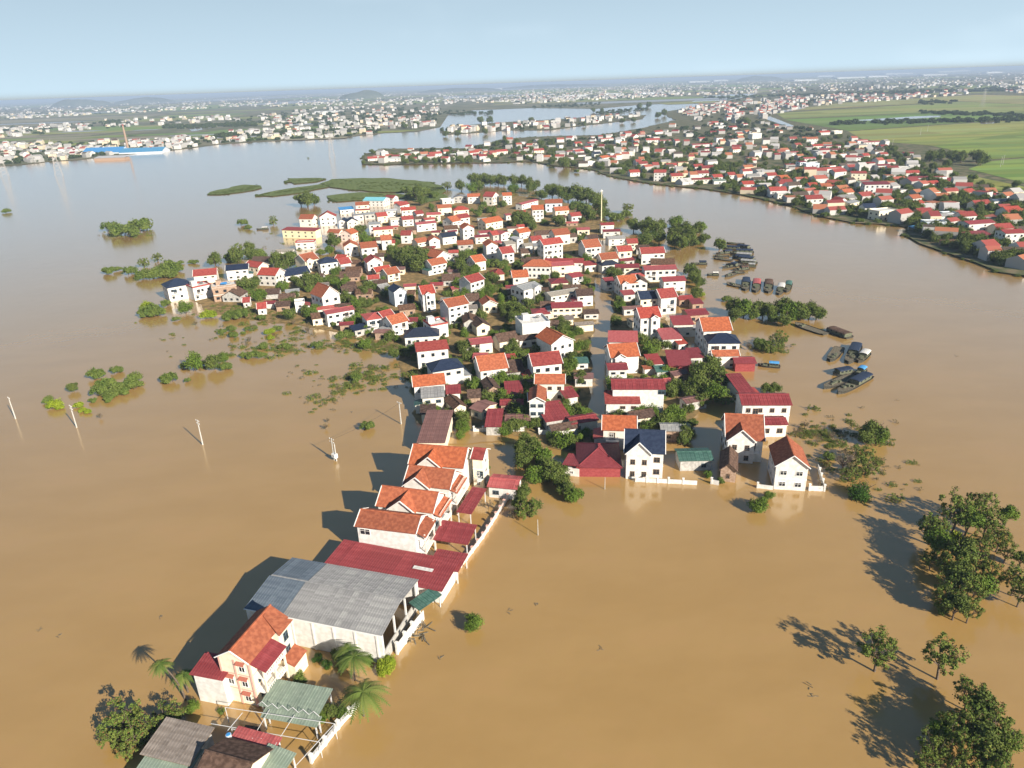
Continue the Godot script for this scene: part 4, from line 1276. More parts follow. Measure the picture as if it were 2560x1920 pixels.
func bank_data() -> Array:
	return [
	["l", 620, 602, 770, 602, 9, 9, "s", "r", "c"], ["l", 470, 592, 585, 582, 9, 7, "g", "r", "w"], ["l", 375, 562, 545, 552, 9, 5, "g", "p", "w"], ["l", 745, 707, 990, 702, 10, 10, "s", "m", "w", {"label": "broad white three-storey house with maroon edge on the far bank", "allwin": 1}], ["l", 700, 692, 850, 684, 6, 8, "s", "t", "w"],
	["l", 870, 532, 990, 527, 9, 6, "g", "m", "w"], ["l", 745, 512, 850, 507, 8, 5, "g", "m", "w"], ["l", 1060, 552, 1170, 552, 8, 6, "f", "y", "w"], ["l", 1095, 602, 1260, 597, 8, 4, "g", "r", "w"], ["l", 1155, 642, 1390, 642, 8, 4, "g", "m", "w"], ["l", 1320, 702, 1440, 694, 8, 4, "g", "r", "w"],
	["l", 1485, 747, 1600, 737, 8, 3, "g", "y", "w"], ["l", 1690, 782, 1775, 772, 9, 5, "g", "r", "w"], ["l", 1770, 892, 1920, 882, 9, 5, "g", "r", "w"], ["l", 2065, 962, 2212, 952, 11, 5.4, "g", "r", "w"], ["l", 1645, 1002, 1790, 992, 9, 6, "g", "r", "w"], ["l", 1710, 1072, 1960, 1054, 10, 8, "g", "m", "w"],
	["l", 1970, 1117, 2130, 1107, 9, 6, "g", "r", "c"], ["l", 2045, 1157, 2240, 1150, 10, 9, "g", "m", "w", {"label": "big white three-storey house with maroon roof on the far bank"}], ["l", 1250, 967, 1390, 957, 9, 4, "g", "r", "b"], ["l", 1450, 1002, 1600, 984, 9, 5, "g", "y", "w"], ["l", 1310, 1062, 1500, 1060, 9, 5, "f", "y", "l"],
	["l", 1230, 1122, 1400, 1104, 8, 2.4, "s", "u", "w", {"label": "low shelter with bright blue sheet roof on the far bank", "open": true, "name": "shelter", "cat": "shelter"}],
	["l", 880, 962, 1060, 944, 10, 6.4, "f", "w", "c", {"label": "unfinished cream house with arched openings above the river", "allwin": 1}], ["l", 745, 922, 860, 917, 9, 6, "g", "k", "w"], ["l", 1190, 837, 1280, 827, 9, 5, "g", "o", "w"], ["l", 1225, 892, 1310, 882, 8, 4, "g", "r", "w"], ["l", 1065, 932, 1160, 922, 9, 4, "G", "b", "w"],
	["l", 560, 782, 655, 774, 9, 6, "g", "o", "w"], ["l", 350, 727, 450, 722, 9, 6, "g", "o", "w"], ["l", 235, 717, 320, 712, 8, 4, "g", "r", "w"], ["l", 210, 842, 370, 834, 9, 6, "g", "r", "w"], ["l", 510, 862, 600, 854, 10, 6, "G", "r", "w"], ["l", 610, 882, 705, 862, 9, 6, "g", "y", "c"], ["l", -20, 652, 60, 644, 9, 5, "g", "o", "w"], ["l", -40, 702, 90, 694, 8, 4, "g", "r", "w"],
	["l", 190, 467, 300, 462, 9, 5, "g", "p", "w"], ["l", 30, 412, 150, 407, 9, 5, "g", "p", "w"], ["l", 270, 352, 370, 347, 8, 4, "g", "r", "w"], ["l", 440, 387, 560, 382, 9, 5, "g", "m", "w"], ["l", 390, 352, 530, 347, 8, 4, "g", "m", "w"], ["l", 210, 287, 320, 282, 9, 5, "g", "o", "w"], ["l", 330, 227, 430, 222, 9, 5, "g", "r", "w"], ["l", 465, 217, 540, 212, 9, 5, "f", "w", "w"],
	["l", 680, 302, 780, 297, 9, 5, "g", "p", "w"], ["l", 735, 317, 910, 310, 9, 5, "g", "p", "w"], ["l", 680, 352, 740, 347, 8, 4, "g", "r", "w"], ["l", 620, 457, 740, 452, 9, 5, "g", "m", "w"], ["l", 740, 442, 800, 437, 9, 5, "g", "r", "w"], ["l", 1095, 417, 1200, 417, 9, 4, "g", "m", "w"], ["l", 205, 520, 330, 515, 9, 7, "f", "w", "l"], ["l", 150, 500, 210, 495, 8, 6, "g", "m", "l"],
	["l", 1500, 985, 1620, 980, 9, 5, "f", "y", "l"], ["l", 1700, 1180, 1930, 1170, 9, 4, "s", "m", "g"], ["l", 1480, 1245, 1690, 1235, 6, 2.6, "s", "b", "b"], ["l", 1940, 860, 2100, 850, 8, 4, "g", "z", "w"],
	["f", 125, 42, 240, 42, 9, 9, "g", "r", "w", {"label": "white three-storey block with grid of windows on the far river bank", "allwin": 1, "nw": 3}], ["f", 290, 77, 400, 72, 9, 6, "g", "r", "c"], ["f", 480, 107, 670, 102, 8, 5, "g", "m", "w"], ["f", 520, 52, 640, 47, 9, 5, "g", "r", "w"], ["f", 680, 87, 770, 82, 9, 5, "g", "r", "w"], ["f", 820, 67, 890, 62, 9, 5, "g", "r", "w"], ["f", 950, 152, 1060, 147, 9, 5, "g", "r", "w"],
	["f", 1075, 187, 1180, 182, 9, 4, "g", "k", "w"], ["f", 1200, 212, 1360, 207, 10, 6, "g", "r", "w"], ["f", 1180, 72, 1270, 67, 9, 5, "g", "r", "w"], ["f", 1280, 97, 1380, 92, 9, 5, "g", "o", "w"], ["f", 1300, 127, 1410, 122, 7, 4, "g", "r", "w"], ["f", 1270, 238, 1400, 232, 8, 5, "g", "w", "w"], ["f", 680, 120, 800, 115, 7, 4, "s", "t", "w"],
	["m", 1020, 1492, 1110, 1487, 9, 5, "g", "r", "w"], ["m", 1100, 1417, 1180, 1412, 9, 5, "g", "r", "w"], ["m", 1340, 1432, 1430, 1427, 8, 4, "g", "r", "w"], ["m", 1580, 1442, 1660, 1437, 9, 5, "g", "r", "w"], ["m", 780, 1367, 850, 1357, 9, 6, "g", "o", "w"], ["m", 655, 1402, 720, 1397, 8, 5, "f", "w", "w"], ["m", 850, 1332, 900, 1327, 9, 6, "G", "w", "w"], ["m", 930, 1322, 990, 1314, 9, 6, "G", "w", "w"],
	["m", 1010, 1322, 1060, 1320, 8, 5, "f", "w", "w"], ["m", 480, 1312, 545, 1304, 9, 5, "g", "p", "w"], ["m", 555, 1312, 625, 1304, 9, 5, "g", "r", "w"], ["m", 190, 1302, 280, 1297, 9, 5, "g", "r", "c"], ["m", 710, 1332, 775, 1327, 9, 5, "g", "k", "w"], ["m", 1250, 1292, 1330, 1287, 9, 5, "g", "m", "w"], ["m", 1160, 1212, 1280, 1207, 9, 5, "g", "r", "w"], ["m", 1280, 1217, 1380, 1212, 9, 5, "g", "p", "w"],
	["m", 770, 1202, 880, 1194, 9, 5, "g", "p", "w"], ["m", 920, 1202, 980, 1194, 9, 5, "G", "w", "w"], ["m", 1050, 1182, 1100, 1177, 9, 5, "G", "r", "w"], ["m", 1240, 1142, 1310, 1134, 9, 5, "g", "r", "w"], ["m", 1560, 1252, 1710, 1244, 10, 5, "g", "m", "w"], ["m", 1620, 1292, 1710, 1287, 9, 5, "g", "m", "w"], ["m", 1770, 1282, 1830, 1277, 9, 5, "g", "p", "w"], ["m", 1910, 1292, 1980, 1287, 9, 5, "g", "r", "w"],
	["m", 2080, 1162, 2160, 1154, 9, 8, "f", "w", "w"], ["m", 1880, 1102, 1950, 1097, 9, 5, "g", "r", "w"], ["m", 1710, 1062, 1790, 1057, 9, 5, "g", "r", "w"], ["m", 1780, 1092, 1850, 1087, 9, 5, "g", "w", "w"], ["m", 550, 1242, 610, 1237, 9, 5, "g", "r", "w"], ["m", 660, 1242, 720, 1237, 9, 5, "g", "r", "w"],
	["n", 965, 1372, 1050, 1367, 9, 4, "g", "r", "w"], ["n", 1130, 1372, 1250, 1367, 9, 5, "g", "w", "w"], ["n", 1250, 1332, 1310, 1327, 9, 5, "G", "w", "w"], ["n", 1350, 1332, 1400, 1324, 9, 5, "G", "w", "w"], ["n", 1500, 1332, 1610, 1324, 9, 5, "g", "r", "w"], ["n", 1690, 1337, 1740, 1332, 9, 5, "g", "w", "w"], ["n", 1850, 1322, 1930, 1314, 9, 6, "g", "r", "w"], ["n", 1930, 1352, 2000, 1347, 9, 5, "g", "r", "w"], ["n", 2080, 1312, 2180, 1304, 9, 5, "g", "r", "w"],
	]

# vegetation: tile -> list of x, y, radius, kind
func veg_data() -> Dictionary:
	return {
	"k": [[775, 210, 60, "b"], [860, 195, 40, "b"], [980, 215, 60, "b"], [1100, 130, 45, "s"], [1225, 80, 45, "s"], [1120, 250, 80, "b"], [1210, 235, 80, "b"], [1320, 215, 90, "b"], [1400, 190, 60, "b"], [1440, 135, 30, "b"], [1330, 135, 40, "b"], [1540, 125, 30, "b"], [1580, 130, 30, "b"], [1755, 115, 60, "t"], [1890, 100, 60, "b"], [1960, 70, 70, "t"], [2060, 45, 60, "t"],
		[1160, 575, 90, "b"], [1100, 605, 60, "b"], [1230, 595, 70, "b"], [1130, 530, 60, "y"], [1310, 515, 50, "b"], [1400, 655, 36, "b"], [1480, 550, 60, "l"], [1690, 610, 75, "y"], [1890, 635, 60, "b"], [2000, 615, 70, "b"], [1820, 775, 35, "b"], [1910, 742, 45, "b"], [1920, 800, 40, "b"], [2060, 745, 30, "b"], [2020, 780, 20, "b"], [2130, 735, 22, "b"], [2080, 830, 30, "d"], [1580, 690, 25, "d"],
		[850, 1125, 55, "b"], [660, 1165, 70, "b"], [1010, 1205, 75, "b"], [1000, 1265, 75, "b"], [760, 1265, 95, "b"], [860, 1295, 90, "b"], [700, 1320, 80, "b"], [800, 1345, 65, "b"], [900, 1325, 65, "b"], [450, 1275, 45, "t"], [220, 1400, 50, "b"], [280, 1445, 70, "y"], [330, 1465, 40, "y"], [500, 1445, 50, "y"], [540, 1495, 40, "y"], [590, 1505, 35, "y"], [630, 1405, 40, "b"], [780, 1392, 50, "b"], [1340, 1205, 70, "b"], [1290, 1198, 40, "b"], [1505, 1222, 30, "b"],
		[1550, 1055, 80, "l"], [1480, 1085, 40, "b"], [1640, 1065, 40, "b"], [1750, 1055, 65, "t"], [1830, 1000, 48, "l"], [1850, 1095, 60, "b"], [2020, 992, 40, "b"], [2130, 985, 60, "b"], [2200, 992, 40, "b"], [2080, 1002, 40, "b"], [700, 1545, 30, "d"]],
	"e": [[1350, 275, 80, "t"], [1290, 290, 55, "t"], [1420, 290, 50, "t"], [1040, 485, 40, "s"], [760, 508, 45, "b"], [815, 548, 32, "b"], [830, 725, 50, "t"], [730, 755, 55, "s"], [680, 805, 60, "b"], [930, 800, 60, "b"], [880, 775, 40, "b"], [500, 835, 55, "t"], [90, 915, 85, "b"], [70, 975, 75, "b"], [1070, 835, 80, "t"], [1180, 855, 75, "t"], [1110, 905, 65, "t"], [1200, 805, 55, "b"],
		[1600, 665, 65, "t"], [1560, 690, 45, "b"], [1850, 565, 55, "t"], [1800, 625, 55, "b"], [1900, 645, 55, "l"], [1980, 662, 45, "b"], [2130, 765, 55, "t"], [2170, 805, 55, "t"], [780, 1065, 85, "t"], [880, 1045, 55, "t"], [800, 1135, 55, "b"], [900, 1162, 60, "l"], [1130, 1085, 55, "l"], [1340, 1055, 75, "t"], [1430, 1015, 65, "t"], [1500, 1045, 55, "b"], [1380, 1112, 55, "b"], [1620, 1045, 45, "b"], [1700, 1065, 55, "l"],
		[1720, 1195, 70, "t"], [1780, 1245, 55, "l"], [1880, 1255, 50, "b"], [1900, 1125, 65, "t"], [1950, 1085, 55, "t"], [1190, 1335, 60, "t"], [650, 1352, 55, "b"], [750, 1342, 65, "b"], [930, 1382, 40, "b"], [1010, 1502, 55, "y"], [1080, 1482, 40, "b"], [1020, 1562, 38, "y"], [660, 1482, 38, "b"], [570, 1512, 38, "b"], [680, 1542, 38, "b"], [810, 1482, 25, "b"], [760, 1522, 20, "b"], [1440, 1632, 55, "b"], [1680, 1542, 65, "b"], [1750, 1522, 55, "b"], [1890, 1612, 55, "l"], [1480, 775, 45, "b"], [2070, 1305, 45, "l"], [1560, 745, 38, "l"], [1900, 885, 40, "b"], [1560, 1012, 38, "b"], [1360, 1490, 40, "d"], [1230, 1420, 30, "d"], [950, 1640, 50, "b"], [1150, 1645, 50, "b"]],
	"a": [[680, 105, 55, "t"], [770, 95, 60, "t"], [830, 112, 50, "t"], [900, 105, 50, "t"], [960, 112, 50, "t"], [1060, 112, 50, "t"], [1120, 112, 50, "t"], [1190, 122, 50, "t"], [1250, 152, 45, "t"], [430, 152, 40, "s"], [560, 155, 50, "t"], [660, 172, 50, "l"], [720, 165, 50, "t"], [1040, 175, 45, "l"], [1200, 182, 50, "t"], [60, 205, 60, "b"], [150, 235, 65, "t"], [240, 225, 60, "b"], [310, 252, 55, "b"], [200, 292, 50, "t"], [100, 255, 50, "b"],
		[1400, 195, 65, "t"], [1470, 205, 65, "t"], [1550, 235, 75, "t"], [1640, 235, 75, "t"], [1720, 245, 75, "t"], [1790, 275, 65, "t"], [1830, 335, 65, "t"], [1860, 405, 65, "t"], [1700, 375, 75, "t"], [1620, 345, 55, "b"], [1760, 425, 55, "t"], [1460, 485, 55, "t"], [1300, 235, 50, "t"], [760, 375, 55, "b"], [840, 385, 55, "b"], [720, 425, 50, "b"], [950, 335, 45, "b"], [1100, 455, 75, "t"], [1170, 482, 65, "t"], [1080, 502, 55, "t"], [1220, 522, 45, "t"], [1620, 592, 45, "b"],
		[50, 775, 85, "t"], [140, 795, 75, "t"], [230, 812, 65, "t"], [90, 855, 75, "t"], [180, 885, 75, "t"], [20, 835, 55, "t"], [580, 835, 75, "t"], [540, 895, 75, "t"], [640, 795, 55, "l"], [600, 945, 65, "t"], [690, 932, 45, "l"], [720, 765, 38, "l"], [900, 892, 55, "b"], [960, 882, 38, "b"], [1960, 955, 65, "t"], [2010, 982, 45, "t"], [850, 1012, 55, "t"], [800, 1065, 55, "t"], [870, 1102, 45, "t"], [540, 1095, 50, "l"], [1330, 1175, 55, "t"], [1290, 1212, 45, "t"],
		[1000, 1295, 65, "t"], [1080, 1305, 75, "t"], [1130, 1335, 65, "t"], [1040, 1372, 55, "t"], [960, 1335, 45, "t"], [1470, 1405, 55, "t"], [1490, 1472, 55, "t"], [1530, 1445, 45, "t"], [1530, 1512, 38, "b"], [960, 1535, 55, "l"], [1000, 1505, 45, "b"], [180, 1395, 55, "t"], [220, 1425, 45, "t"], [120, 1415, 45, "b"], [420, 1155, 38, "b"], [1330, 1005, 40, "b"], [1080, 875, 40, "b"], [1720, 1612, 45, "b"], [2010, 1212, 38, "t"], [1770, 1112, 32, "l"], [2100, 360, 50, "s"], [2080, 430, 55, "b"], [2000, 460, 60, "b"], [2150, 520, 60, "t"], [1950, 440, 50, "b"]],
	"f": [[60, 535, 65, "t"], [140, 545, 75, "t"], [70, 475, 38, "t"], [200, 525, 65, "t"], [330, 480, 60, "l"], [340, 565, 75, "t"], [410, 575, 75, "t"], [450, 605, 65, "t"], [530, 565, 65, "t"], [550, 535, 55, "l"], [590, 645, 55, "t"], [380, 682, 70, "t"], [320, 655, 75, "t"], [180, 625, 75, "t"], [60, 645, 75, "t"], [460, 665, 55, "t"], [30, 692, 50, "b"], [500, 692, 50, "b"], [740, 695, 60, "t"], [520, 975, 55, "t"], [540, 1055, 55, "t"], [500, 1005, 55, "t"], [530, 1145, 50, "t"], [450, 935, 55, "t"], [560, 1162, 40, "y"],
		[860, 1265, 85, "t"], [960, 1285, 85, "l"], [1060, 1295, 85, "t"], [1140, 1295, 75, "t"], [1200, 1315, 75, "t"], [1310, 1285, 85, "t"], [1380, 1315, 85, "l"], [1470, 1275, 55, "t"], [1480, 1325, 75, "t"], [1560, 1305, 85, "t"], [1640, 1325, 75, "t"], [1050, 1365, 60, "b"], [880, 1355, 65, "t"], [1330, 1392, 65, "t"], [800, 1205, 45, "b"], [1230, 1392, 55, "b"], [1280, 1562, 75, "s"], [1100, 1612, 55, "b"]],
	"d": [[680, 235, 65, "b"], [760, 252, 55, "s"], [560, 240, 40, "d"], [200, 405, 95, "t"], [130, 485, 95, "t"], [240, 485, 95, "t"], [330, 565, 85, "t"], [140, 605, 100, "t"], [50, 625, 85, "t"], [250, 655, 95, "l"], [350, 702, 75, "s"], [120, 735, 75, "t"], [420, 565, 55, "s"], [730, 625, 60, "t"], [800, 625, 55, "t"], [1700, 1015, 105, "t"], [1650, 1065, 75, "t"], [1780, 1065, 65, "l"], [1450, 1300, 140, "d"], [1600, 1225, 95, "s"], [1650, 1335, 95, "s"], [1500, 1400, 80, "s"], [1000, 1025, 65, "d"], [1300, 1255, 55, "b"], [1600, 1585, 135, "r"], [750, 1612, 45, "l"], [1080, 960, 50, "d"], [1330, 1060, 50, "d"]],
	"b": [[300, 142, 55, "t"], [400, 155, 45, "l"], [760, 395, 65, "t"], [770, 475, 55, "t"], [830, 435, 45, "t"], [1200, 385, 55, "t"], [1150, 425, 45, "t"], [1820, 685, 65, "t"], [840, 745, 70, "l"], [780, 725, 45, "l"], [900, 765, 45, "l"], [640, 995, 55, "t"], [690, 965, 45, "t"], [730, 1135, 55, "l"], [710, 1205, 45, "l"], [730, 1065, 45, "t"], [1320, 1265, 85, "t"], [1270, 1325, 85, "t"], [1380, 1335, 90, "t"], [1450, 1405, 90, "l"], [1280, 1425, 85, "t"], [1500, 1505, 90, "t"], [1560, 1585, 90, "t"], [1620, 1525, 75, "t"], [1400, 1565, 85, "l"], [1700, 1105, 45, "b"], [1720, 1065, 38, "b"], [90, 445, 55, "t"], [200, 455, 45, "t"], [170, 425, 45, "t"]],
	"c": [[190, 525, 55, "t"], [870, 225, 70, "t"], [960, 215, 55, "t"], [1040, 245, 38, "b"], [850, 295, 50, "l"], [740, 845, 60, "l"], [820, 875, 60, "t"], [880, 935, 55, "l"], [680, 835, 45, "t"], [800, 975, 55, "l"], [1140, 975, 80, "t"], [1180, 1045, 80, "t"], [1130, 1085, 70, "t"], [1220, 955, 50, "t"], [60, 1565, 85, "t"], [120, 1605, 75, "l"], [30, 1485, 75, "t"], [1360, 1420, 35, "l"], [1480, 1480, 40, "b"]],
	"g": [[580, 95, 65, "b"], [2050, 855, 95, "s"], [1990, 785, 75, "t"], [2110, 835, 75, "t"], [2030, 700, 75, "t"], [1700, 820, 50, "d"], [1690, 480, 32, "b"], [1930, 900, 60, "d"], [200, 95, 35, "d"], [220, 40, 25, "d"]],
	"r": [[1370, 430, 100, "s"], [1440, 560, 100, "l"], [1380, 700, 85, "s"], [1500, 1090, 90, "s"], [1600, 260, 130, "s"], [1700, 330, 120, "l"], [1830, 230, 110, "s"], [1900, 340, 120, "s"], [2070, 295, 75, "l"], [1990, 500, 100, "s"], [1620, 560, 115, "y"], [1840, 560, 90, "s"], [1680, 700, 130, "t"], [1560, 760, 115, "s"], [1800, 730, 95, "s"], [1900, 850, 100, "s"], [1620, 900, 130, "t"], [1480, 1000, 100, "s"], [1700, 1010, 120, "s"], [1850, 960, 95, "l"], [1600, 1120, 110, "t"], [1720, 1180, 90, "s"], [1450, 1190, 70, "b"], [2150, 900, 105, "s"], [2190, 1020, 95, "s"], [2060, 640, 80, "s"], [2190, 720, 60, "t"], [1400, 420, 110, "s"]],
	"q": [[1380, 1440, 110, "s"], [1460, 1350, 100, "l"], [1340, 1590, 110, "s"], [890, 530, 160, "s"], [1480, 620, 150, "s"], [1720, 950, 120, "s"], [1850, 1050, 140, "t"], [1930, 1180, 140, "s"], [1700, 1160, 140, "s"], [1600, 1300, 140, "s"], [1850, 1350, 150, "t"], [2000, 1350, 130, "s"], [1700, 1450, 140, "s"], [1900, 1520, 140, "t"], [2100, 1400, 110, "l"], [1950, 1640, 120, "s"], [1500, 1250, 110, "s"], [1650, 1590, 120, "s"]],
	"i": [[1490, 690, 100, "y"], [1470, 760, 75, "y"], [690, 835, 75, "b"], [690, 595, 50, "s"], [860, 645, 55, "r"], [950, 705, 60, "r"], [1100, 722, 55, "t"], [1000, 1125, 75, "t"], [900, 1185, 55, "l"], [1100, 1145, 55, "l"], [1330, 655, 65, "r"], [1050, 620, 60, "t"]],
	"h": [[880, 1085, 60, "l"], [220, 1200, 170, "s"], [330, 1330, 140, "s"], [620, 1180, 140, "s"], [150, 1370, 100, "s"], [690, 1230, 90, "t"], [300, 1480, 90, "s"], [1150, 1135, 40, "b"], [480, 1350, 80, "s"]],
	"s": [[1181, 1553, 23, "l"], [1897, 1258, 22, "l"], [275, 568, 20, "b"], [300, 575, 28, "b"], [350, 565, 26, "b"], [365, 558, 14, "s"], [330, 580, 22, "b"], [15, 527, 10, "b"], [890, 945, 18, "b"]],
	"l": [[1350, 445, 75, "t"], [1450, 435, 75, "t"], [1560, 435, 75, "t"], [1640, 455, 75, "t"], [1780, 435, 90, "t"], [1820, 475, 85, "t"], [1500, 505, 65, "t"], [1450, 565, 75, "t"], [1380, 785, 85, "t"], [1450, 835, 85, "t"], [1570, 825, 85, "t"], [1640, 805, 75, "t"], [1330, 725, 55, "t"], [900, 455, 45, "t"], [960, 465, 45, "t"], [1060, 445, 38, "t"], [560, 685, 38, "t"], [880, 625, 38, "t"], [1060, 725, 45, "t"], [1150, 745, 45, "t"], [450, 962, 50, "b"], [520, 962, 40, "b"], [1820, 705, 55, "t"], [1700, 685, 55, "t"], [1900, 725, 55, "t"], [2070, 745, 55, "t"], [2140, 705, 55, "t"], [640, 505, 38, "t"], [2050, 1022, 38, "t"], [1470, 1202, 50, "b"], [2150, 1455, 55, "b"], [2060, 1440, 40, "b"], [1000, 680, 45, "t"], [720, 790, 40, "t"], [420, 640, 40, "t"], [130, 600, 40, "t"], [900, 830, 50, "t"], [1000, 830, 50, "t"], [860, 1045, 35, "b"], [700, 1040, 35, "b"], [380, 990, 40, "b"], [1420, 1130, 45, "b"], [1500, 560, 60, "t"], [1560, 610, 50, "b"], [1740, 640, 45, "b"]],
	"m": [[450, 1395, 75, "t"], [350, 1385, 55, "t"], [520, 1405, 45, "t"], [1160, 1345, 45, "t"], [930, 1485, 45, "b"], [1800, 1335, 38, "t"], [2020, 1045, 55, "t"], [1960, 1050, 45, "t"], [1450, 1490, 40, "b"], [1850, 1610, 45, "b"], [100, 1350, 40, "b"], [160, 1350, 40, "b"], [40, 1230, 50, "t"], [150, 1240, 45, "t"], [250, 1235, 50, "t"], [340, 1230, 50, "t"], [170, 1030, 35, "t"], [700, 950, 28, "t"], [780, 950, 25, "t"], [1100, 910, 40, "t"], [1180, 905, 35, "t"], [1320, 970, 40, "t"], [1260, 990, 40, "t"], [820, 1000, 30, "t"], [950, 1040, 35, "t"], [1050, 1030, 35, "t"], [620, 1070, 30, "t"], [1620, 1580, 35, "b"], [560, 1480, 25, "b"]],
	"n": [[1000, 1310, 35, "t"], [1060, 1315, 35, "t"], [1300, 1390, 35, "t"], [1380, 1390, 35, "t"], [1460, 1385, 35, "t"], [1540, 1385, 35, "t"], [1620, 1385, 35, "t"], [1700, 1385, 35, "t"], [1780, 1385, 35, "t"], [1850, 1385, 35, "t"], [2080, 1240, 35, "t"], [2160, 1225, 40, "t"], [1940, 1030, 45, "t"], [2020, 1035, 45, "t"], [1980, 1130, 40, "t"], [1280, 1080, 45, "t"], [1380, 1070, 45, "t"], [1740, 1150, 40, "t"], [1640, 1150, 40, "t"], [450, 1365, 8, "b"], [930, 1400, 25, "t"], [2150, 1190, 35, "t"]],
	}

# ---------------------------------------------------------------- the buildings nearest the camera
func make_near() -> void:
	warehouse()
	cream_house()
	# row of long houses behind the big maroon roofs
	var r1 := house(["g", 462, 1020, 1032, 1090, 7.5, 8.2, "g", "o", "w", {"label": "long white house with blank side wall and orange roof above maroon sheds", "win": false, "nobalcony": true}])
	add_window(r1, Vector3(-4.9, 6.9, 3.33), 0.0, 2.4, 1.5, true)
	front_porch(r1, 6.75, 7.5, 8.2)
	var r2 := house(["g", 640, 858, 1205, 872, 8.5, 7.8, "L", "o", "w", {"label": "white house with orange cross-gable roof between two long row houses", "gx": -.1, "gw": 7.0, "gp": .8, "rot": 16, "len": 14, "pitch": .68}])
	front_porch(r2, 6.3, 8.5, 7.6)
	var r3 := house(["g", 905, 640, 1350, 668, 8.5, 7.4, "L", "o", "w", {"label": "white house with orange roof and grey concrete terrace at its corner", "gx": -.9, "gw": 7.0, "gp": .8, "rot": 16, "len": 12, "pitch": .68}])
	front_porch(r3, 5.3, 8.5, 7.2)
	house(["g", 930, 450, 1500, 478, 9.5, 8.0, "L", "o", "w", {"label": "white house with broad orange roof and grey gable beside brown hall", "gx": -.4, "gw": 6.8, "gp": .85, "rot": 13, "len": 14.5, "pitch": .68}])
	house(["g", 1528, 402, 1655, 400, 6, 8.6, "g", "r", "c", {"label": "narrow cream tower house with red roof at the row's end", "rot": 16, "nw": 1}])
	house(["g", 1140, 762, 1335, 802, 5, 4.2, "f", "y", "g", {"label": "flat grey concrete terrace between the row houses", "name": "terrace", "cat": "terrace", "rot": 16, "win": false, "flat": 1}])
	var big := house(["g", 190, 1402, 1230, 1612, 9.5, 3.4, "s", "m", "w", {"label": "large low maroon sheet roof beside the grey warehouse", "name": "sheet_roof_shed", "cat": "shed", "rise": .5, "rot": 19, "len": 27.5}])
	var sky_light := MB.new()
	sky_light.slab(Vector3(5.2, 3.86, .2), Vector3(9.6, 3.86, .2), Vector3(9.6, 3.92, -.7), Vector3(5.2, 3.92, -.7), .04)
	part("skylight", sky_light.mesh(M.roof_w), big)
	house(["g", 1175, 1142, 1512, 1182, 6.5, 3.6, "s", "m", "w", {"label": "maroon sheet roof over the front yard of the row", "name": "sheet_roof_shed", "cat": "shed", "rot": 17, "open": true}])
	house(["g", 1130, 1385, 1420, 1440, 6.0, 3.3, "s", "m", "w", {"label": "maroon sheet canopy in front of the long white house", "name": "sheet_roof_shed", "cat": "shed", "rot": 18, "open": true, "rise": .2}])
	house(["g", 1400, 888, 1545, 900, 11, 3.4, "s", "m", "w", {"label": "narrow maroon canopy running along the row house fronts", "name": "sheet_roof_shed", "cat": "shed", "rot": 18, "open": true, "rise": .3}])
	house(["g", 1690, 642, 1960, 690, 6.5, 3.2, "g", "p", "w", {"label": "pale red roofed outbuilding with grey walls by the garden wall", "name": "outbuilding", "cat": "outbuilding", "rot": 14}])
	# sheds at the very front
	house(["h", 400, 1532, 862, 1642, 6.2, 3.4, "s", "d", "g", {"label": "brown-grey corrugated shed roof beside thin-crowned trees", "name": "shed", "cat": "shed", "rise": .9}])
	house(["h", 300, 1762, 760, 1862, 6.2, 2.6, "s", "t", "g", {"label": "pale green sheet roof below the brown-grey shed", "name": "shed", "cat": "shed"}])
	house(["h", 840, 1845, 1290, 1975, 9, 4.0, "g", "b", "c", {"label": "old brown tiled house roof in front of the steel frame", "pitch": .5}])
	house(["h", 1180, 1465, 1592, 1580, 3.6, 3.0, "s", "p", "g", {"label": "small pale red sheet roof beside the old brown tiled house", "name": "shed", "cat": "shed", "open": true}])
	house(["h", 1440, 1642, 1702, 1742, 3.8, 3.0, "s", "t", "g", {"label": "grey-green sheet roof behind the white garden wall", "name": "shed", "cat": "shed", "open": true}])
	house(["h", 1508, 1072, 2040, 1192, 5.3, 3.2, "s", "t", "w", {"label": "wide grey-green sheet canopy in front of the cream house", "name": "canopy", "cat": "canopy", "open": true, "rise": .35, "rot": 14}])
	house(["h", 1515, 1185, 2030, 1290, 1.9, 2.9, "s", "t", "w", {"label": "lower front strip of the grey-green canopy above the flooded yard", "name": "canopy", "cat": "canopy", "open": true, "rise": .25, "rot": 14}])
	house(["i", 1830, 190, 1985, 80, 3.0, 3.0, "s", "n", "w", {"label": "small dark green awning at the warehouse's open end", "name": "awning", "cat": "awning", "open": true, "rot": -48, "len": 6.0}])
	steel_frame()
	# garden walls
	fence([spot("h", 1990, 1612), spot("i", 1055, 1300), spot("i", 1262, 1068)], 1.5, "white garden wall with steel railing along the flooded yard", false, true)
	fence([spot("g", 1330, 1530), spot("g", 1500, 1330), spot("g", 1650, 1130), spot("g", 1770, 940), spot("g", 1880, 770), spot("g", 1988, 640)], 1.3, "pink and white garden wall in front of the row houses", true)
	fence([spot("i", 1600, 610), spot("i", 1740, 420), spot("i", 1850, 280)], 2.4, "white boundary wall at the warehouse's open end")
	fence([spot("c", 700, 1490), spot("c", 1000, 1505), spot("c", 1270, 1520)], 1.3, "white garden wall with openings below the slate-roofed villa")
	fence([spot("c", 1395, 1510), spot("c", 1470, 1525)], 1.4, "short white gate wall beside the old brick hut")
	fence([spot("d", 640, 1548), spot("d", 790, 1566)], 1.2, "short white wall left of the gabled house with four windows".replace("left of", "joining"))
	fence([spot("d", 1118, 1572), spot("d", 1255, 1578), spot("d", 1195, 1370)], 1.5, "white corner wall running back from the four-window gabled house")
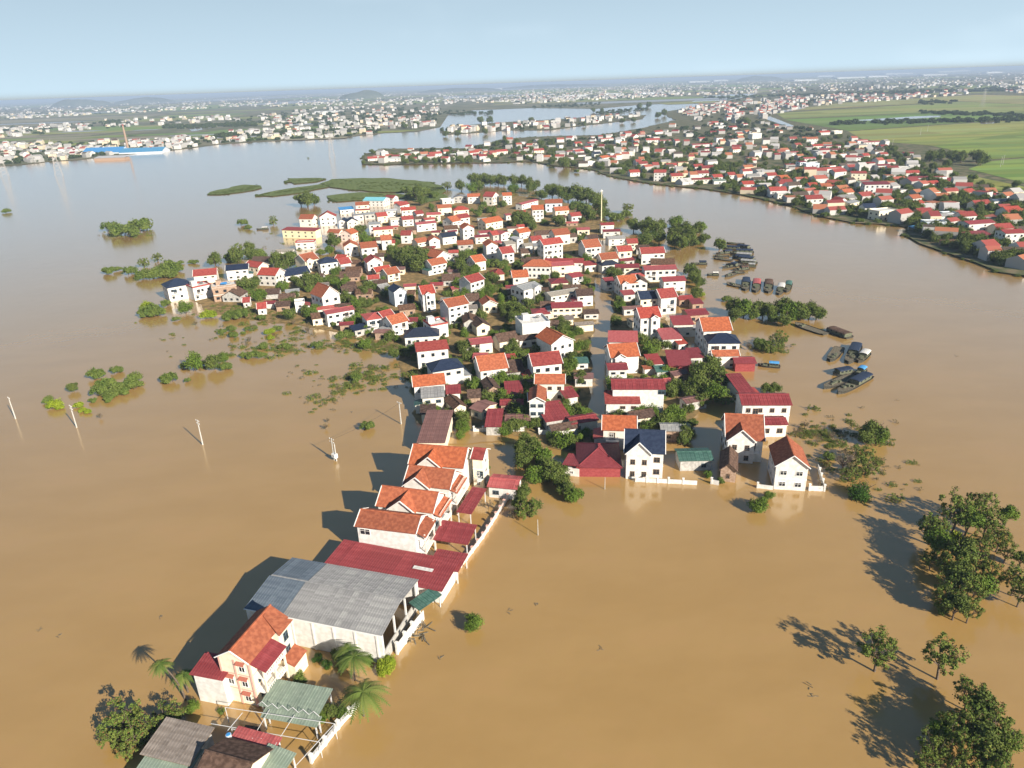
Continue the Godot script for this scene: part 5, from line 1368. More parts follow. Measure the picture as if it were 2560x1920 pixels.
	fence([spot("b", 830, 1180), spot("b", 1080, 1180), spot("b", 1300, 1175)], 1.5, "worn grey yard wall before the maroon lean-to roofs")
	fence([spot("b", 1430, 1205), spot("b", 1570, 1205)], 1.7, "white balustrade wall below the slim three-storey house")

func warehouse() -> void:
	var h := 6.6
	var A := spot("i", 185, 187, h)
	var B := spot("i", 1455, 442, h)
	var rot := atan2(B.z - A.z, B.x - A.x)
	var L := A.distance_to(B)
	var d1 := 8.6
	var d2 := 7.4
	var D := d1 + d2
	var ez := Vector3(-sin(rot), 0, cos(rot))
	var c := (A + B) * .5 - ez * D * .5
	c.y = 0
	var root := thing("warehouse", "large grey sheet-roofed warehouse with long white side wall", "warehouse", c, -rot)
	landmarks.append([c, "grey warehouse"])
	footprints.append([Vector2(c.x, c.z), 15.0])
	var x := L / 2
	var z := D / 2
	var zr := z - d1
	var hr := h + 1.15
	var xs := -x + L * .285
	for seg in [[-x, xs - .06, "z"], [xs + .06, x, "y"]]:
		slope(root, "roof", Vector3(seg[0], h, z), Vector3(seg[1], h, z), Vector3(seg[1], hr, zr + .25), Vector3(seg[0], hr, zr + .25), seg[2], true)
		slope(root, "roof", Vector3(seg[1], h - .1, -z), Vector3(seg[0], h - .1, -z), Vector3(seg[0], hr - .3, zr - .25), Vector3(seg[1], hr - .3, zr - .25), seg[2], true)
	var gap := MB.new()
	gap.box(Vector3(0, hr - .35, zr), Vector3(L - .2, .3, .9))
	part("ridge_vent", gap.mesh(M.roof_y), root)
	var w := MB.new()
	w.box(Vector3(0, (h - .3) / 2 - .4, z - .3), Vector3(L - .4, h + .5, .25))
	w.box(Vector3(0, (h - .4) / 2 - .4, -z + .3), Vector3(L - .4, h + .4, .25))
	w.box(Vector3(-x + .3, (h - .3) / 2 - .4, 0), Vector3(.25, h + .5, D - .9))
	part("wall", w.mesh(M.wall_w), root)
	for k in 7:
		part("pilaster", box_mesh(Vector3(.35, h + .3, .2), M.wall_w, "pil"), root, Vector3(-x + 1.2 + k * (L - 2.4) / 6.0, h / 2 - .35, z - .12))
	for k in 4:
		part("post", box_mesh(Vector3(.3, h + .3, .3), M.steel, "wpost"), root, Vector3(x - .5, h / 2 - .5, -z + .8 + k * (D - 1.6) / 3.0))
	var lowwall := MB.new()
	lowwall.box(Vector3(x - .3, 1.0, 0), Vector3(.2, 3.0, D - 1.0))
	part("end_wall", lowwall.mesh(M.wall_g), root)
	var gut := MB.new()
	gut.bar(Vector3(-x, h - .1, z + .08), Vector3(x, h - .1, z + .08), .16)
	part("gutter", gut.mesh(M.trim), root)
	# heap of driftwood at the open end
	var p := spot("i", 1800, 420)
	var heap := thing("driftwood_heap", "heap of brown planks and driftwood at the warehouse wall", "debris", p)
	for k in 26:
		var a := rng.randf() * TAU
		var b := MB.new()
		var q := Vector3(rng.randf_range(-1.6, 1.6), rng.randf_range(0.05, .5), rng.randf_range(-2.4, 2.4))
		b.bar(q, q + Vector3(cos(a), rng.randf_range(-.1, .25), sin(a)) * rng.randf_range(.8, 2.2), .16)
		part("plank", b.mesh(M.deck), heap)

func cream_house() -> void:
	var root := house(["h", 1092, 638, 1410, 708, 11.5, 9.6, "G", "o", "c", {"label": "cream three-storey house with pink trim and orange roof before the warehouse", "pitch": .62, "win": false}])
	landmarks.append([root.position, "cream three-storey house"])
	var A := spot("h", 1092, 640, 9.6)
	var B := spot("h", 1410, 708, 9.6)
	var L := A.distance_to(B)
	var w := L - .9
	var d := 11.5 - .9
	# front gable side: windows with little pink hoods, storey by storey
	for f in 3:
		for k in 2:
			if k == 0 and f != 1: continue
			var u: float = [-.25, .22][k] * w
			add_window(root, Vector3(u, 1.5 + f * 3.2, d / 2 + .03), 0.0, 1.2, 1.6, true)
			hood(root, Vector3(u, 2.55 + f * 3.2, d / 2), 0.0)
	for f in 3:
		add_window(root, Vector3(w / 2 + .03, 1.6 + f * 3.2, -d * .36), PI / 2, 1.3, 1.9, false)
		add_window(root, Vector3(w / 2 + .03, 1.6 + f * 3.2, d * .33), PI / 2, 1.1, 1.6, false)
	for f in 2:
		part("cornice", box_mesh(Vector3(w + .16, .2, .14), M.pink_trim, "pcor"), root, Vector3(0, 3.2 * (f + 1), d / 2))
		part("cornice", box_mesh(Vector3(d + .16, .2, .14), M.pink_trim, "pcor"), root, Vector3(w / 2, 3.2 * (f + 1), 0), PI / 2)
	for q in [[-w / 2, d / 2], [w / 2, d / 2], [w / 2, -d / 2], [.02, d / 2]]:
		part("pilaster", box_mesh(Vector3(.34, 9.9, .34), M.pink_trim, "ppil"), root, Vector3(q[0], 4.5, q[1]))
	# stair bay with its own gable at the back of the right side
	var bay := MB.new()
	bay.box(Vector3(w / 2 + .6, 4.6, -d * .3), Vector3(1.2, 10.0, 3.6))
	part("bay", bay.mesh(M.wall_c), root)
	slope(root, "bay_roof", Vector3(w / 2 + 1.7, 9.75, -d * .3 + 2.1), Vector3(w / 2 + 1.7, 9.75, -d * .3 - 2.1), Vector3(.4, 11.6, -d * .3 - .2), Vector3(.4, 11.6, -d * .3 + .2), "o", false)
	for f in 3: add_window(root, Vector3(w / 2 + 1.23, 1.7 + f * 3.1, -d * .3), PI / 2, 1.3, 1.8, false)
	# balconies under a maroon sheet roof, then a lower orange porch roof
	slope(root, "balcony_roof", Vector3(w / 2 + 3.0, 8.1, d * .5), Vector3(w / 2 + 3.0, 8.1, -d * .08), Vector3(w / 2 - .1, 9.3, -d * .08), Vector3(w / 2 - .1, 9.3, d * .5), "m", true)
	for f in 2:
		var s := MB.new()
		s.box(Vector3(w / 2 + 1.2, 3.1 + 3.1 * f, d * .2), Vector3(2.4, .2, d * .55))
		var bal := part("balcony", s.mesh(M.trim), root)
		var rl := MB.new()
		rl.box(Vector3(w / 2 + 2.35, 4.1 + 3.1 * f, d * .2), Vector3(.1, .1, d * .55))
		for k in 14: rl.box(Vector3(w / 2 + 2.35, 3.65 + 3.1 * f, d * .2 - d * .27 + k * d * .54 / 13.0), Vector3(.07, .85, .07))
		part("railing", rl.mesh(M.trim), bal)
	for k in 3: part("column", box_mesh(Vector3(.3, 8.4, .3), M.wall_c, "ccol"), root, Vector3(w / 2 + 2.2, 3.8, d * .46 - k * d * .26))
	slope(root, "porch_roof", Vector3(w / 2 + 3.6, 3.4, -d * .1), Vector3(w / 2 + 3.6, 3.4, -d * .48), Vector3(w / 2 + .6, 4.7, -d * .48), Vector3(w / 2 + .6, 4.7, -d * .1), "o", false)
	var por := MB.new()
	por.box(Vector3(w / 2 + 2.0, 1.2, -d * .29), Vector3(2.8, 4.0, d * .34))
	part("porch", por.mesh(M.wall_c), root)
	# white side building with maroon roof
	house(["h", 880, 812, 1140, 838, 4.6, 6.2, "s", "m", "w", {"label": "white side building with maroon roof joined to the cream house", "rot": 15, "win": false, "len": 6.4}])
	palm(src("h", 825, 1030), src("h", 590, 695), 9.0, 2.1, "leaning coconut palm with brown crown over the flood")
	palm(src("h", 850, 960), src("h", 800, 795), 4.2, 2.4, "short palm at the corner of the white side building")
	palm(src("i", 1290, 1180), src("i", 1278, 955), 6.0, 4.4, "big coconut palm with wide fronds at the garden wall")
	palm(src("i", 1210, 850), src("i", 1195, 630), 6.5, 3.4, "upright coconut palm among dark garden trees")
	palm(src("i", 1130, 720), src("i", 1130, 560), 6.0, 2.6, "slim palm touching the warehouse side wall")

func hood(root: Node3D, at: Vector3, turn: float) -> void:
	if not mesh_cache.has("hood"):
		var m := MB.new()
		m.slab(Vector3(-.8, -.05, .6), Vector3(.8, -.05, .6), Vector3(.8, .3, 0), Vector3(-.8, .3, 0), .1)
		mesh_cache["hood"] = m.mesh(M.hood)
	part("hood", mesh_cache["hood"], root, at, turn)

func front_porch(root: Node3D, x: float, D: float, h: float) -> void:
	# stacked balconies at the street end of a row house
	var st := MB.new()
	var n := int(h / 3.4)
	for f in n:
		var s := MB.new()
		s.box(Vector3(x + 1.0, 3.3 * (f + 1) - .3, 0), Vector3(2.0, .2, D - 1.6))
		var b := part("balcony", s.mesh(M.trim), root)
		var r := MB.new()
		r.box(Vector3(x + 1.95, 3.3 * (f + 1) + .75, 0), Vector3(.1, .1, D - 1.6))
		for k in 12: r.box(Vector3(x + 1.95, 3.3 * (f + 1) + .25, -(D - 1.7) / 2 + k * (D - 1.7) / 11.0), Vector3(.08, .95, .08))
		part("railing", r.mesh(M.wall_p), b)
		add_window(root, Vector3(x - .38, 3.3 * f + 1.5, -D * .18), PI / 2, 1.6, 2.2, false)
		add_window(root, Vector3(x - .38, 3.3 * f + 1.5, D * .18), PI / 2, 1.2, 1.6, false)
	for sz in [-1.0, 1.0]:
		part("column", box_mesh(Vector3(.3, h, .3), M.wall_p, "rcol"), root, Vector3(x + 1.8, h / 2 - .6, sz * (D / 2 - 1.0)))
	slope(root, "porch_roof", Vector3(x + 2.3, h - .9, D / 2 - .5), Vector3(x + 2.3, h - .9, -D / 2 + .5), Vector3(x - .3, h + .1, -D / 2 + .5), Vector3(x - .3, h + .1, D / 2 - .5), "o", false)

func steel_frame() -> void:
	var o := spot("h", 1500, 1300)
	var root := thing("steel_frame", "white steel pipe frame standing over the flooded front yard", "frame", o)
	var pts := [["h", 1190, 1100, "h", 2200, 1250], ["h", 1060, 1250, "h", 2060, 1420], ["h", 1350, 1150, "h", 1200, 1330], ["h", 1600, 1120, "h", 1440, 1390], ["h", 1830, 1170, "h", 1650, 1450], ["h", 2200, 1250, "h", 1830, 1650], ["h", 1250, 1295, "h", 1530, 1390]]
	for q in pts:
		var b := MB.new()
		b.bar(spot(q[0], q[1], q[2], 3.3) - o, spot(q[3], q[4], q[5], 3.3) - o, .07)
		part("rail", b.mesh(M.steel), root)
	var a := spot("h", 1490, 1075, 3.5) - o
	var e := spot("h", 2060, 1185, 3.5) - o
	for k in 6:
		var b := MB.new()
		b.bar(a.lerp(e, k / 6.0), a.lerp(e, (k + .5) / 6.0) + Vector3(0, .9, 0), .06)
		b.bar(a.lerp(e, (k + .5) / 6.0) + Vector3(0, .9, 0), a.lerp(e, (k + 1) / 6.0), .06)
		part("strut", b.mesh(M.steel), root)
	for q in [[1190, 1100], [2200, 1250], [1250, 1295], [2060, 1420], [1830, 1650], [1440, 1390], [1650, 1450]]:
		var t := spot("h", q[0], q[1], 3.3) - o
		var b := MB.new()
		b.bar(Vector3(t.x, -.6, t.z), t, .08)
		part("post", b.mesh(M.steel), root)
	var tp := spot("h", 1420, 1340, .2)
	var pile := thing("tarpaulin_pile", "dark pile covered with black and blue tarpaulin in the flooded yard", "tarpaulin", tp, -.2)
	var m := MB.new()
	for k in 5: m.box(Vector3(rng.randf_range(-1, 1), .35, rng.randf_range(-.8, .8)), Vector3(rng.randf_range(1, 2), .7 + .1 * k, rng.randf_range(.8, 1.6)))
	part("cover", m.mesh(M.hull), pile)
	var m2 := MB.new()
	m2.slab(Vector3(-1.2, 1.0, 1.1), Vector3(.6, 1.05, 1.1), Vector3(.6, 1.2, .1), Vector3(-1.2, 1.2, .1), .05)
	part("sheet", m2.mesh(M.tarp), pile)
	var tk := thing("water_barrel", "pale blue plastic barrel on the small red roof", "barrel", spot("h", 1232, 1400, 3.1))
	var bm := MB.new()
	bm.cyl(Vector3(0, .25, 0), Vector3(0, 1.15, 0), .42, .42, 12)
	part("drum", bm.mesh(M.wall_l), tk)
	var lid := MB.new()
	lid.cyl(Vector3(0, 1.15, 0), Vector3(0, 1.25, 0), .36, .3, 12)
	part("lid", lid.mesh(M.tarp), tk)

# ---------------------------------------------------------------- boats, poles, towers
func boat_px(t: String, sx: float, sy: float, bx: float, by: float, W: float, style: String, label: String) -> void:
	var a := spot(t, sx, sy, .6)
	var b := spot(t, bx, by, .6)
	var L := clampf(a.distance_to(b), 6.0, 21.0)
	var m := src(t, (sx + bx) * .5, (sy + by) * .5)
	boat("s", m.x, m.y, rad_to_deg(atan2(b.x - a.x, b.z - a.z)), L, W, style, label)

func make_small() -> void:
	var sn := {"-": "open dark wooden barge", "k": "dark houseboat with slate roof", "r": "houseboat with pale red roof", "b": "houseboat with brown roof", "y": "houseboat with grey roof", "n": "houseboat with green roof", "u": "boat with blue roof", "w": "boat with white roof"}
	for q in [[980, 1020, 970, 1130, 4.2, "k"], [1080, 1025, 1065, 1155, 4.2, "r"], [1190, 1025, 1180, 1165, 4.4, "b"], [1310, 1080, 1280, 1165, 3.8, "w"], [1375, 1060, 1350, 1140, 3.4, "n"], [930, 1090, 800, 1060, 4.0, "-"]]:
		boat_px("f", q[0], q[1], q[2], q[3], q[4], q[5], sn[q[5]] + " in the row behind the riverside trees")
	for q in [[1050, 775, 850, 770, 4.2, "kl"], [1040, 812, 860, 800, 4.2, "yl"], [1060, 848, 880, 830, 4.2, "kl"], [1080, 876, 900, 862, 4.4, "yl"], [850, 850, 680, 830, 3.6, "-"], [850, 775, 700, 790, 3.6, "k"], [940, 885, 760, 920, 3.6, "-"], [1000, 925, 860, 940, 3.6, "b"], [880, 965, 790, 1000, 3.4, "-"], [1010, 740, 880, 720, 3.6, "kl"]]:
		boat_px("f", q[0], q[1], q[2], q[3], q[4], q[5], ("long " if q[5].length() > 1 else "") + sn[q[5][0]] + " in the packed cluster by the grove")
	for q in [[960, 700, 800, 690, 3.4, "-"], [930, 745, 760, 735, 3.6, "kl"], [1000, 790, 830, 782, 3.4, "-"], [1020, 830, 850, 822, 3.6, "kl"], [1070, 905, 930, 900, 3.4, "y"], [820, 810, 690, 812, 3.0, "-"], [900, 905, 790, 885, 3.2, "k"], [960, 960, 850, 965, 3.0, "-"]]:
		boat_px("f", q[0], q[1], q[2], q[3], q[4], q[5], ("long " if q[5].length() > 1 else "") + sn[q[5][0]] + " in the packed cluster by the grove")
	boat_px("f", 620, 882, 470, 880, 3.0, "k", "narrow dark boat moored beside the riverside hedge")
	boat_px("f", 705, 985, 640, 985, 2.0, "w", "small pale boat drifting alone near the packed boats")
	boat_px("d", 1270, 125, 985, 30, 4.6, "-", "long open barge with green stern below the tree grove")
	boat_px("d", 1490, 160, 1280, 80, 4.8, "bl", "long houseboat with brown roof at the barge's stern")
	boat_px("d", 1400, 250, 1310, 375, 4.0, "-", "open barge with white deck beside a slate-roofed houseboat")
	boat_px("d", 1560, 230, 1480, 395, 4.2, "k", "slate-roofed houseboat between two open barges on the river")
	boat_px("d", 1650, 300, 1570, 385, 3.4, "w", "white-roofed small boat beside the slate-roofed houseboat")
	boat_px("d", 1690, 500, 1370, 680, 4.2, "k", "dark houseboat with wooden decks alone off the river bank")
	boat_px("d", 1580, 480, 1255, 625, 4.0, "-", "open plank-decked barge beside the lone dark houseboat")
	boat_px("d", 1500, 470, 1340, 500, 3.6, "kl", "slate-covered boat behind the open plank-decked barge")
	boat_px("d", 1620, 455, 1550, 510, 2.8, "u", "small boat with pale blue roof among the dark barges")
	boat_px("d", 850, 428, 645, 412, 2.4, "u", "narrow boat with blue roof beside the red metal shed")
	boat_px("e", 1000, 560, 890, 565, 2.6, "w", "small white boat behind the pale yellow house")
	boat_px("l", 1700, 1350, 1800, 1380, 3.0, "-", "open boat moored at the far bank")
	# poles in the flood, each as tall as it shows above the water
	pole(Vector2(39, 1047), 7.6, "concrete utility pole farthest out in the open water", 1)
	pole(Vector2(192, 1069), 7.6, "concrete utility pole among yellow-green bushes", 2)
	pole(Vector2(507, 1112), 8.1, "lone concrete utility pole in open brown water", 2)
	pole(Vector2(836, 1150), 6.8, "transformer pole pair standing in the flood", 2, true)
	pole(Vector2(1003, 1060), 7.4, "concrete pole beside the lane of flooded houses", 1)
	pole(Vector2(1512, 1223), 3.4, "thin post before the maroon pavilion", 0)
	pole(Vector2(1345, 1338), 4.2, "thin stake in the water by the row-house trees", 0)
	var p1 := at_px(Vector2(836, 1150)) + Vector3(0, 6.4, 0)
	var p2 := at_px(Vector2(507, 1112)) + Vector3(0, 7.7, 0)
	var p3 := at_px(Vector2(192, 1069)) + Vector3(0, 7.2, 0)
	var p4 := at_px(Vector2(39, 1047)) + Vector3(0, 7.2, 0)
	var p5 := at_px(Vector2(1003, 1060)) + Vector3(0, 7.0, 0)
	wire(p1, p5, .8, "thin dark cable from the transformer pole to the lane")
	for q in [Vector2(2230, 370), Vector2(2300, 340), Vector2(2318, 330), Vector2(2500, 420), Vector2(2506, 415)]:
		pole(q, 11.0, "slim concrete pole standing in the green fields", 1)
	var mp := at_px(Vector2(1503, 553))
	var mast := thing("mast", "tall slender yellow mast rising above the village trees", "mast", mp)
	var mb := MB.new()
	mb.cyl(Vector3(0, 0, 0), Vector3(0, 21.5, 0), .42, .26, 10)
	part("shaft", mb.mesh(M.wall_y), mast)
	var hd := MB.new()
	hd.box(Vector3(0, 21.6, 0), Vector3(1.8, .5, 1.0)); hd.box(Vector3(0, 22.3, 0), Vector3(.2, 1.0, .2))
	part("head", hd.mesh(M.trim), mast)
	var cp := at_px(Vector2(321, 376))
	var ch := thing("chimney", "tall brick kiln chimney beside the blue factory roofs", "chimney", cp)
	var cm := MB.new()
	cm.cyl(Vector3(0, -1, 0), Vector3(0, 46, 0), 2.4, 1.4, 14)
	part("shaft", cm.mesh(M.wall_b), ch)
	var cm2 := MB.new()
	cm2.cyl(Vector3(0, 44.6, 0), Vector3(0, 46.6, 0), 1.7, 1.7, 14)
	part("rim", cm2.mesh(M.wall_m), ch)
	house(["o", 722, 1322, 1012, 1316, 45, 3, "g", "u", "l", {"label": "long factory hall with bright blue roof at the far shore", "name": "factory_hall", "cat": "factory", "pitch": .34, "rot": 0, "win": false, "len": 70}])
	house(["o", 1050, 1326, 1370, 1300, 40, 3, "g", "u", "l", {"label": "long factory hall with blue roof beside the kiln chimney", "name": "factory_hall", "cat": "factory", "pitch": .3, "rot": -4, "win": false, "len": 75}])
	house(["o", 830, 1366, 1050, 1362, 18, 4, "s", "w", "b", {"label": "low brick kiln building in front of the blue factory", "name": "kiln_building", "cat": "factory", "rot": 0, "len": 50, "win": false}])
	pylon(Vector2(148, 440), 46.0, "grey lattice transmission tower at the far left shore".replace("left ", ""))
	pylon(Vector2(12, 440), 46.0, "lattice transmission tower at the edge of the flooded plain")
	pylon(Vector2(830, 392), 42.0, "faint lattice transmission tower in the middle of the lake")
	pylon(Vector2(2455, 268), 48.0, "distant lattice tower above the green rice fields")
	# drifting bits of debris
	for q in [[100, 1572], [140, 1590], [400, 1540], [1100, 1643], [2035, 1740], [2025, 1715], [1505, 1625], [1270, 1530], [1340, 1510], [880, 1030], [855, 987], [2390, 890], [95, 527], [130, 530], [580, 1620], [2240, 1000]]:
		var p := at_px(Vector2(q[0], q[1]))
		var f := MB.new()
		for k in 4:
			var a := rng.randf() * TAU
			var c := Vector3(rng.randf_range(-.4, .4), .03, rng.randf_range(-.4, .4))
			f.bar(c, c + Vector3(cos(a), .04, sin(a)) * rng.randf_range(.3, .9), .09)
		var o := MeshInstance3D.new()
		o.name = numbered("floating_debris")
		o.mesh = f.mesh(M.deck)
		add_child(o)
		o.position = p
		o.set_meta("label", "scrap of brown floating branches on open water"); o.set_meta("category", "debris"); o.set_meta("group", "floating scraps")

# ---------------------------------------------------------------- far away
func in_ring(p: Vector2, ring: Array) -> bool:
	var pv := PackedVector2Array()
	for q in ring: pv.append(Vector2(q[0], q[1]))
	return Geometry2D.is_point_in_polygon(p, pv)

func small_house(mb: MB, p: Vector3, rot: float, L: float, D: float, h: float, wall: Color, roof: Color, flat: bool) -> void:
	var ex := Vector3(cos(rot), 0, sin(rot))
	var ez := Vector3(-sin(rot), 0, cos(rot))
	var a := p - ex * L * .5 + ez * D * .5
	var b := p + ex * L * .5 + ez * D * .5
	var c := p + ex * L * .5 - ez * D * .5
	var d := p - ex * L * .5 - ez * D * .5
	var u := Vector3(0, h, 0)
	mb.quad(a, b, b + u, a + u, wall); mb.quad(b, c, c + u, b + u, wall); mb.quad(c, d, d + u, c + u, wall); mb.quad(d, a, a + u, d + u, wall)
	if flat:
		mb.quad(a + u, b + u, c + u, d + u, roof)
		return
	var r0 := (a + d) * .5 + u + Vector3(0, D * .25, 0)
	var r1 := (b + c) * .5 + u + Vector3(0, D * .25, 0)
	mb.quad(a + u, b + u, r1, r0, roof); mb.quad(c + u, d + u, r0, r1, roof)
	mb.tri(b + u, c + u, r1, wall); mb.tri(d + u, a + u, r0, wall)

func free_spot(p: Vector3, r: float) -> bool:
	for f in footprints:
		if f[0].distance_squared_to(Vector2(p.x, p.z)) < pow(f[1] + r, 2.0): return false
	return true

func in_lane(q: Vector2) -> bool:
	return q.y > 590.0 and q.y < 1085.0 and q.x > 1474.0 and q.x < 1534.0

func make_fill() -> void:
	# old low houses and garden green in the gaps between the village houses
	rng.seed = 909
	var ring := [[960, 560], [880, 640], [700, 690], [640, 770], [780, 800], [920, 830], [1030, 900], [1060, 1050], [1300, 1085], [1420, 1120], [1560, 1080], [1720, 1080], [1760, 960], [1700, 860], [1640, 790], [1690, 640], [1600, 620], [1480, 530], [1300, 500], [1100, 510]]
	var n := 0
	for k in 6000:
		if n >= 95: break
		var q := Vector2(rng.randf_range(640, 1760), rng.randf_range(510, 1110))
		if not in_ring(q, ring) or in_lane(q): continue
		var p := at_px(q, 2.5)
		if not free_spot(p, 2.2): continue
		n += 1
		var rk: String = ["b", "b", "d", "m", "q", "y", "r", "b", "p"][rng.randi() % 9]
		var wk: String = ["g", "b", "c", "w"][rng.randi() % 4]
		build_house(Vector3(p.x, 0, p.z), rng.randf_range(-.35, .15), rng.randf_range(5.5, 9), rng.randf_range(4.5, 6.5), rng.randf_range(2.3, 3.6), "g", rk, wk, {}, "a")
	var xf := []
	for k in 16000:
		if xf.size() >= 560: break
		var q := Vector2(rng.randf_range(560, 1780), rng.randf_range(500, 1120))
		if not in_ring(q, ring) or in_lane(q): continue
		var p := at_px(q, 1.0)
		if not free_spot(p, -2.4): continue
		var R := rng.randf_range(1.5, 3.9)
		xf.append(Transform3D(Basis(Vector3.UP, rng.randf() * TAU).scaled(Vector3(R, R * rng.randf_range(.8, 1.2), R)), Vector3(p.x, R * .55, p.z)))
	var half := xf.size() / 2
	green_mass("bright_greenery", xf.slice(0, half), "bright garden shrubs filling gaps between village houses", "l")
	xf = xf.slice(half)
	# thin scrub and drifting plant mats in the shallows off the village
	var scrub := []
	var mats := []
	var clump := FastNoiseLite.new()
	clump.seed = 31
	clump.frequency = .035
	for s in [[520, 800, 960, 850, 40], [600, 850, 960, 890, 45], [780, 900, 980, 960, 40], [800, 960, 900, 1060, 18], [560, 760, 700, 790, 20], [900, 860, 1010, 900, 25], [2060, 1080, 2240, 1180, 30], [1990, 1070, 2120, 1110, 14], [1880, 860, 1960, 880, 10], [250, 580, 370, 590, 14], [640, 600, 760, 690, 14]]:
		for j in s[4] * 9:
			var q := at_px(Vector2((s[0] + s[2]) * .5 + rng.randfn() * (s[2] - s[0]) * .36, (s[1] + s[3]) * .5 + rng.randfn() * (s[3] - s[1]) * .42))
			if not free_spot(q, -1.0) or clump.get_noise_2d(q.x, q.z * .8) < rng.randf_range(-.25, .2): continue
			var ts := rng.randf_range(.4, 1.3) * (1.6 if rng.randf() < .25 else 1.0)
			var x := Transform3D(Basis(Vector3.UP, rng.randf() * TAU).scaled(Vector3(ts * rng.randf_range(.9, 1.7), ts * rng.randf_range(.7, 1.2), ts)), Vector3(q.x, .15, q.z))
			if rng.randf() < .55: scrub.append(x)
			else: mats.append(x)
	green_mass("drowned_scrub", scrub, "thin pale-green drowned scrub in the shallows", "s")
	green_mass("drifting_plants", mats, "brownish twigs and drifting plant mats in the shallows", "d")
	green_mass("garden_greenery", xf, "garden shrubs and small trees filling gaps between village houses")

func green_mass(called: String, xf: Array, label: String, kind := "t") -> void:
	var mm := MultiMesh.new()
	mm.transform_format = MultiMesh.TRANSFORM_3D
	var key := kind + "1"
	if not crown_cache.has(key):
		var st := rng.state
		crown_cache[key] = [trunk_mesh(kind, 1), crown_mesh(kind, 1)]
		rng.state = st
	mm.mesh = crown_cache[key][1]
	mm.instance_count = xf.size()
	for k in xf.size(): mm.set_instance_transform(k, xf[k])
	var o := MultiMeshInstance3D.new()
	o.name = called
	o.multimesh = mm
	add_child(o)
	o.set_meta("kind", "stuff"); o.set_meta("label", label); o.set_meta("category", "greenery")

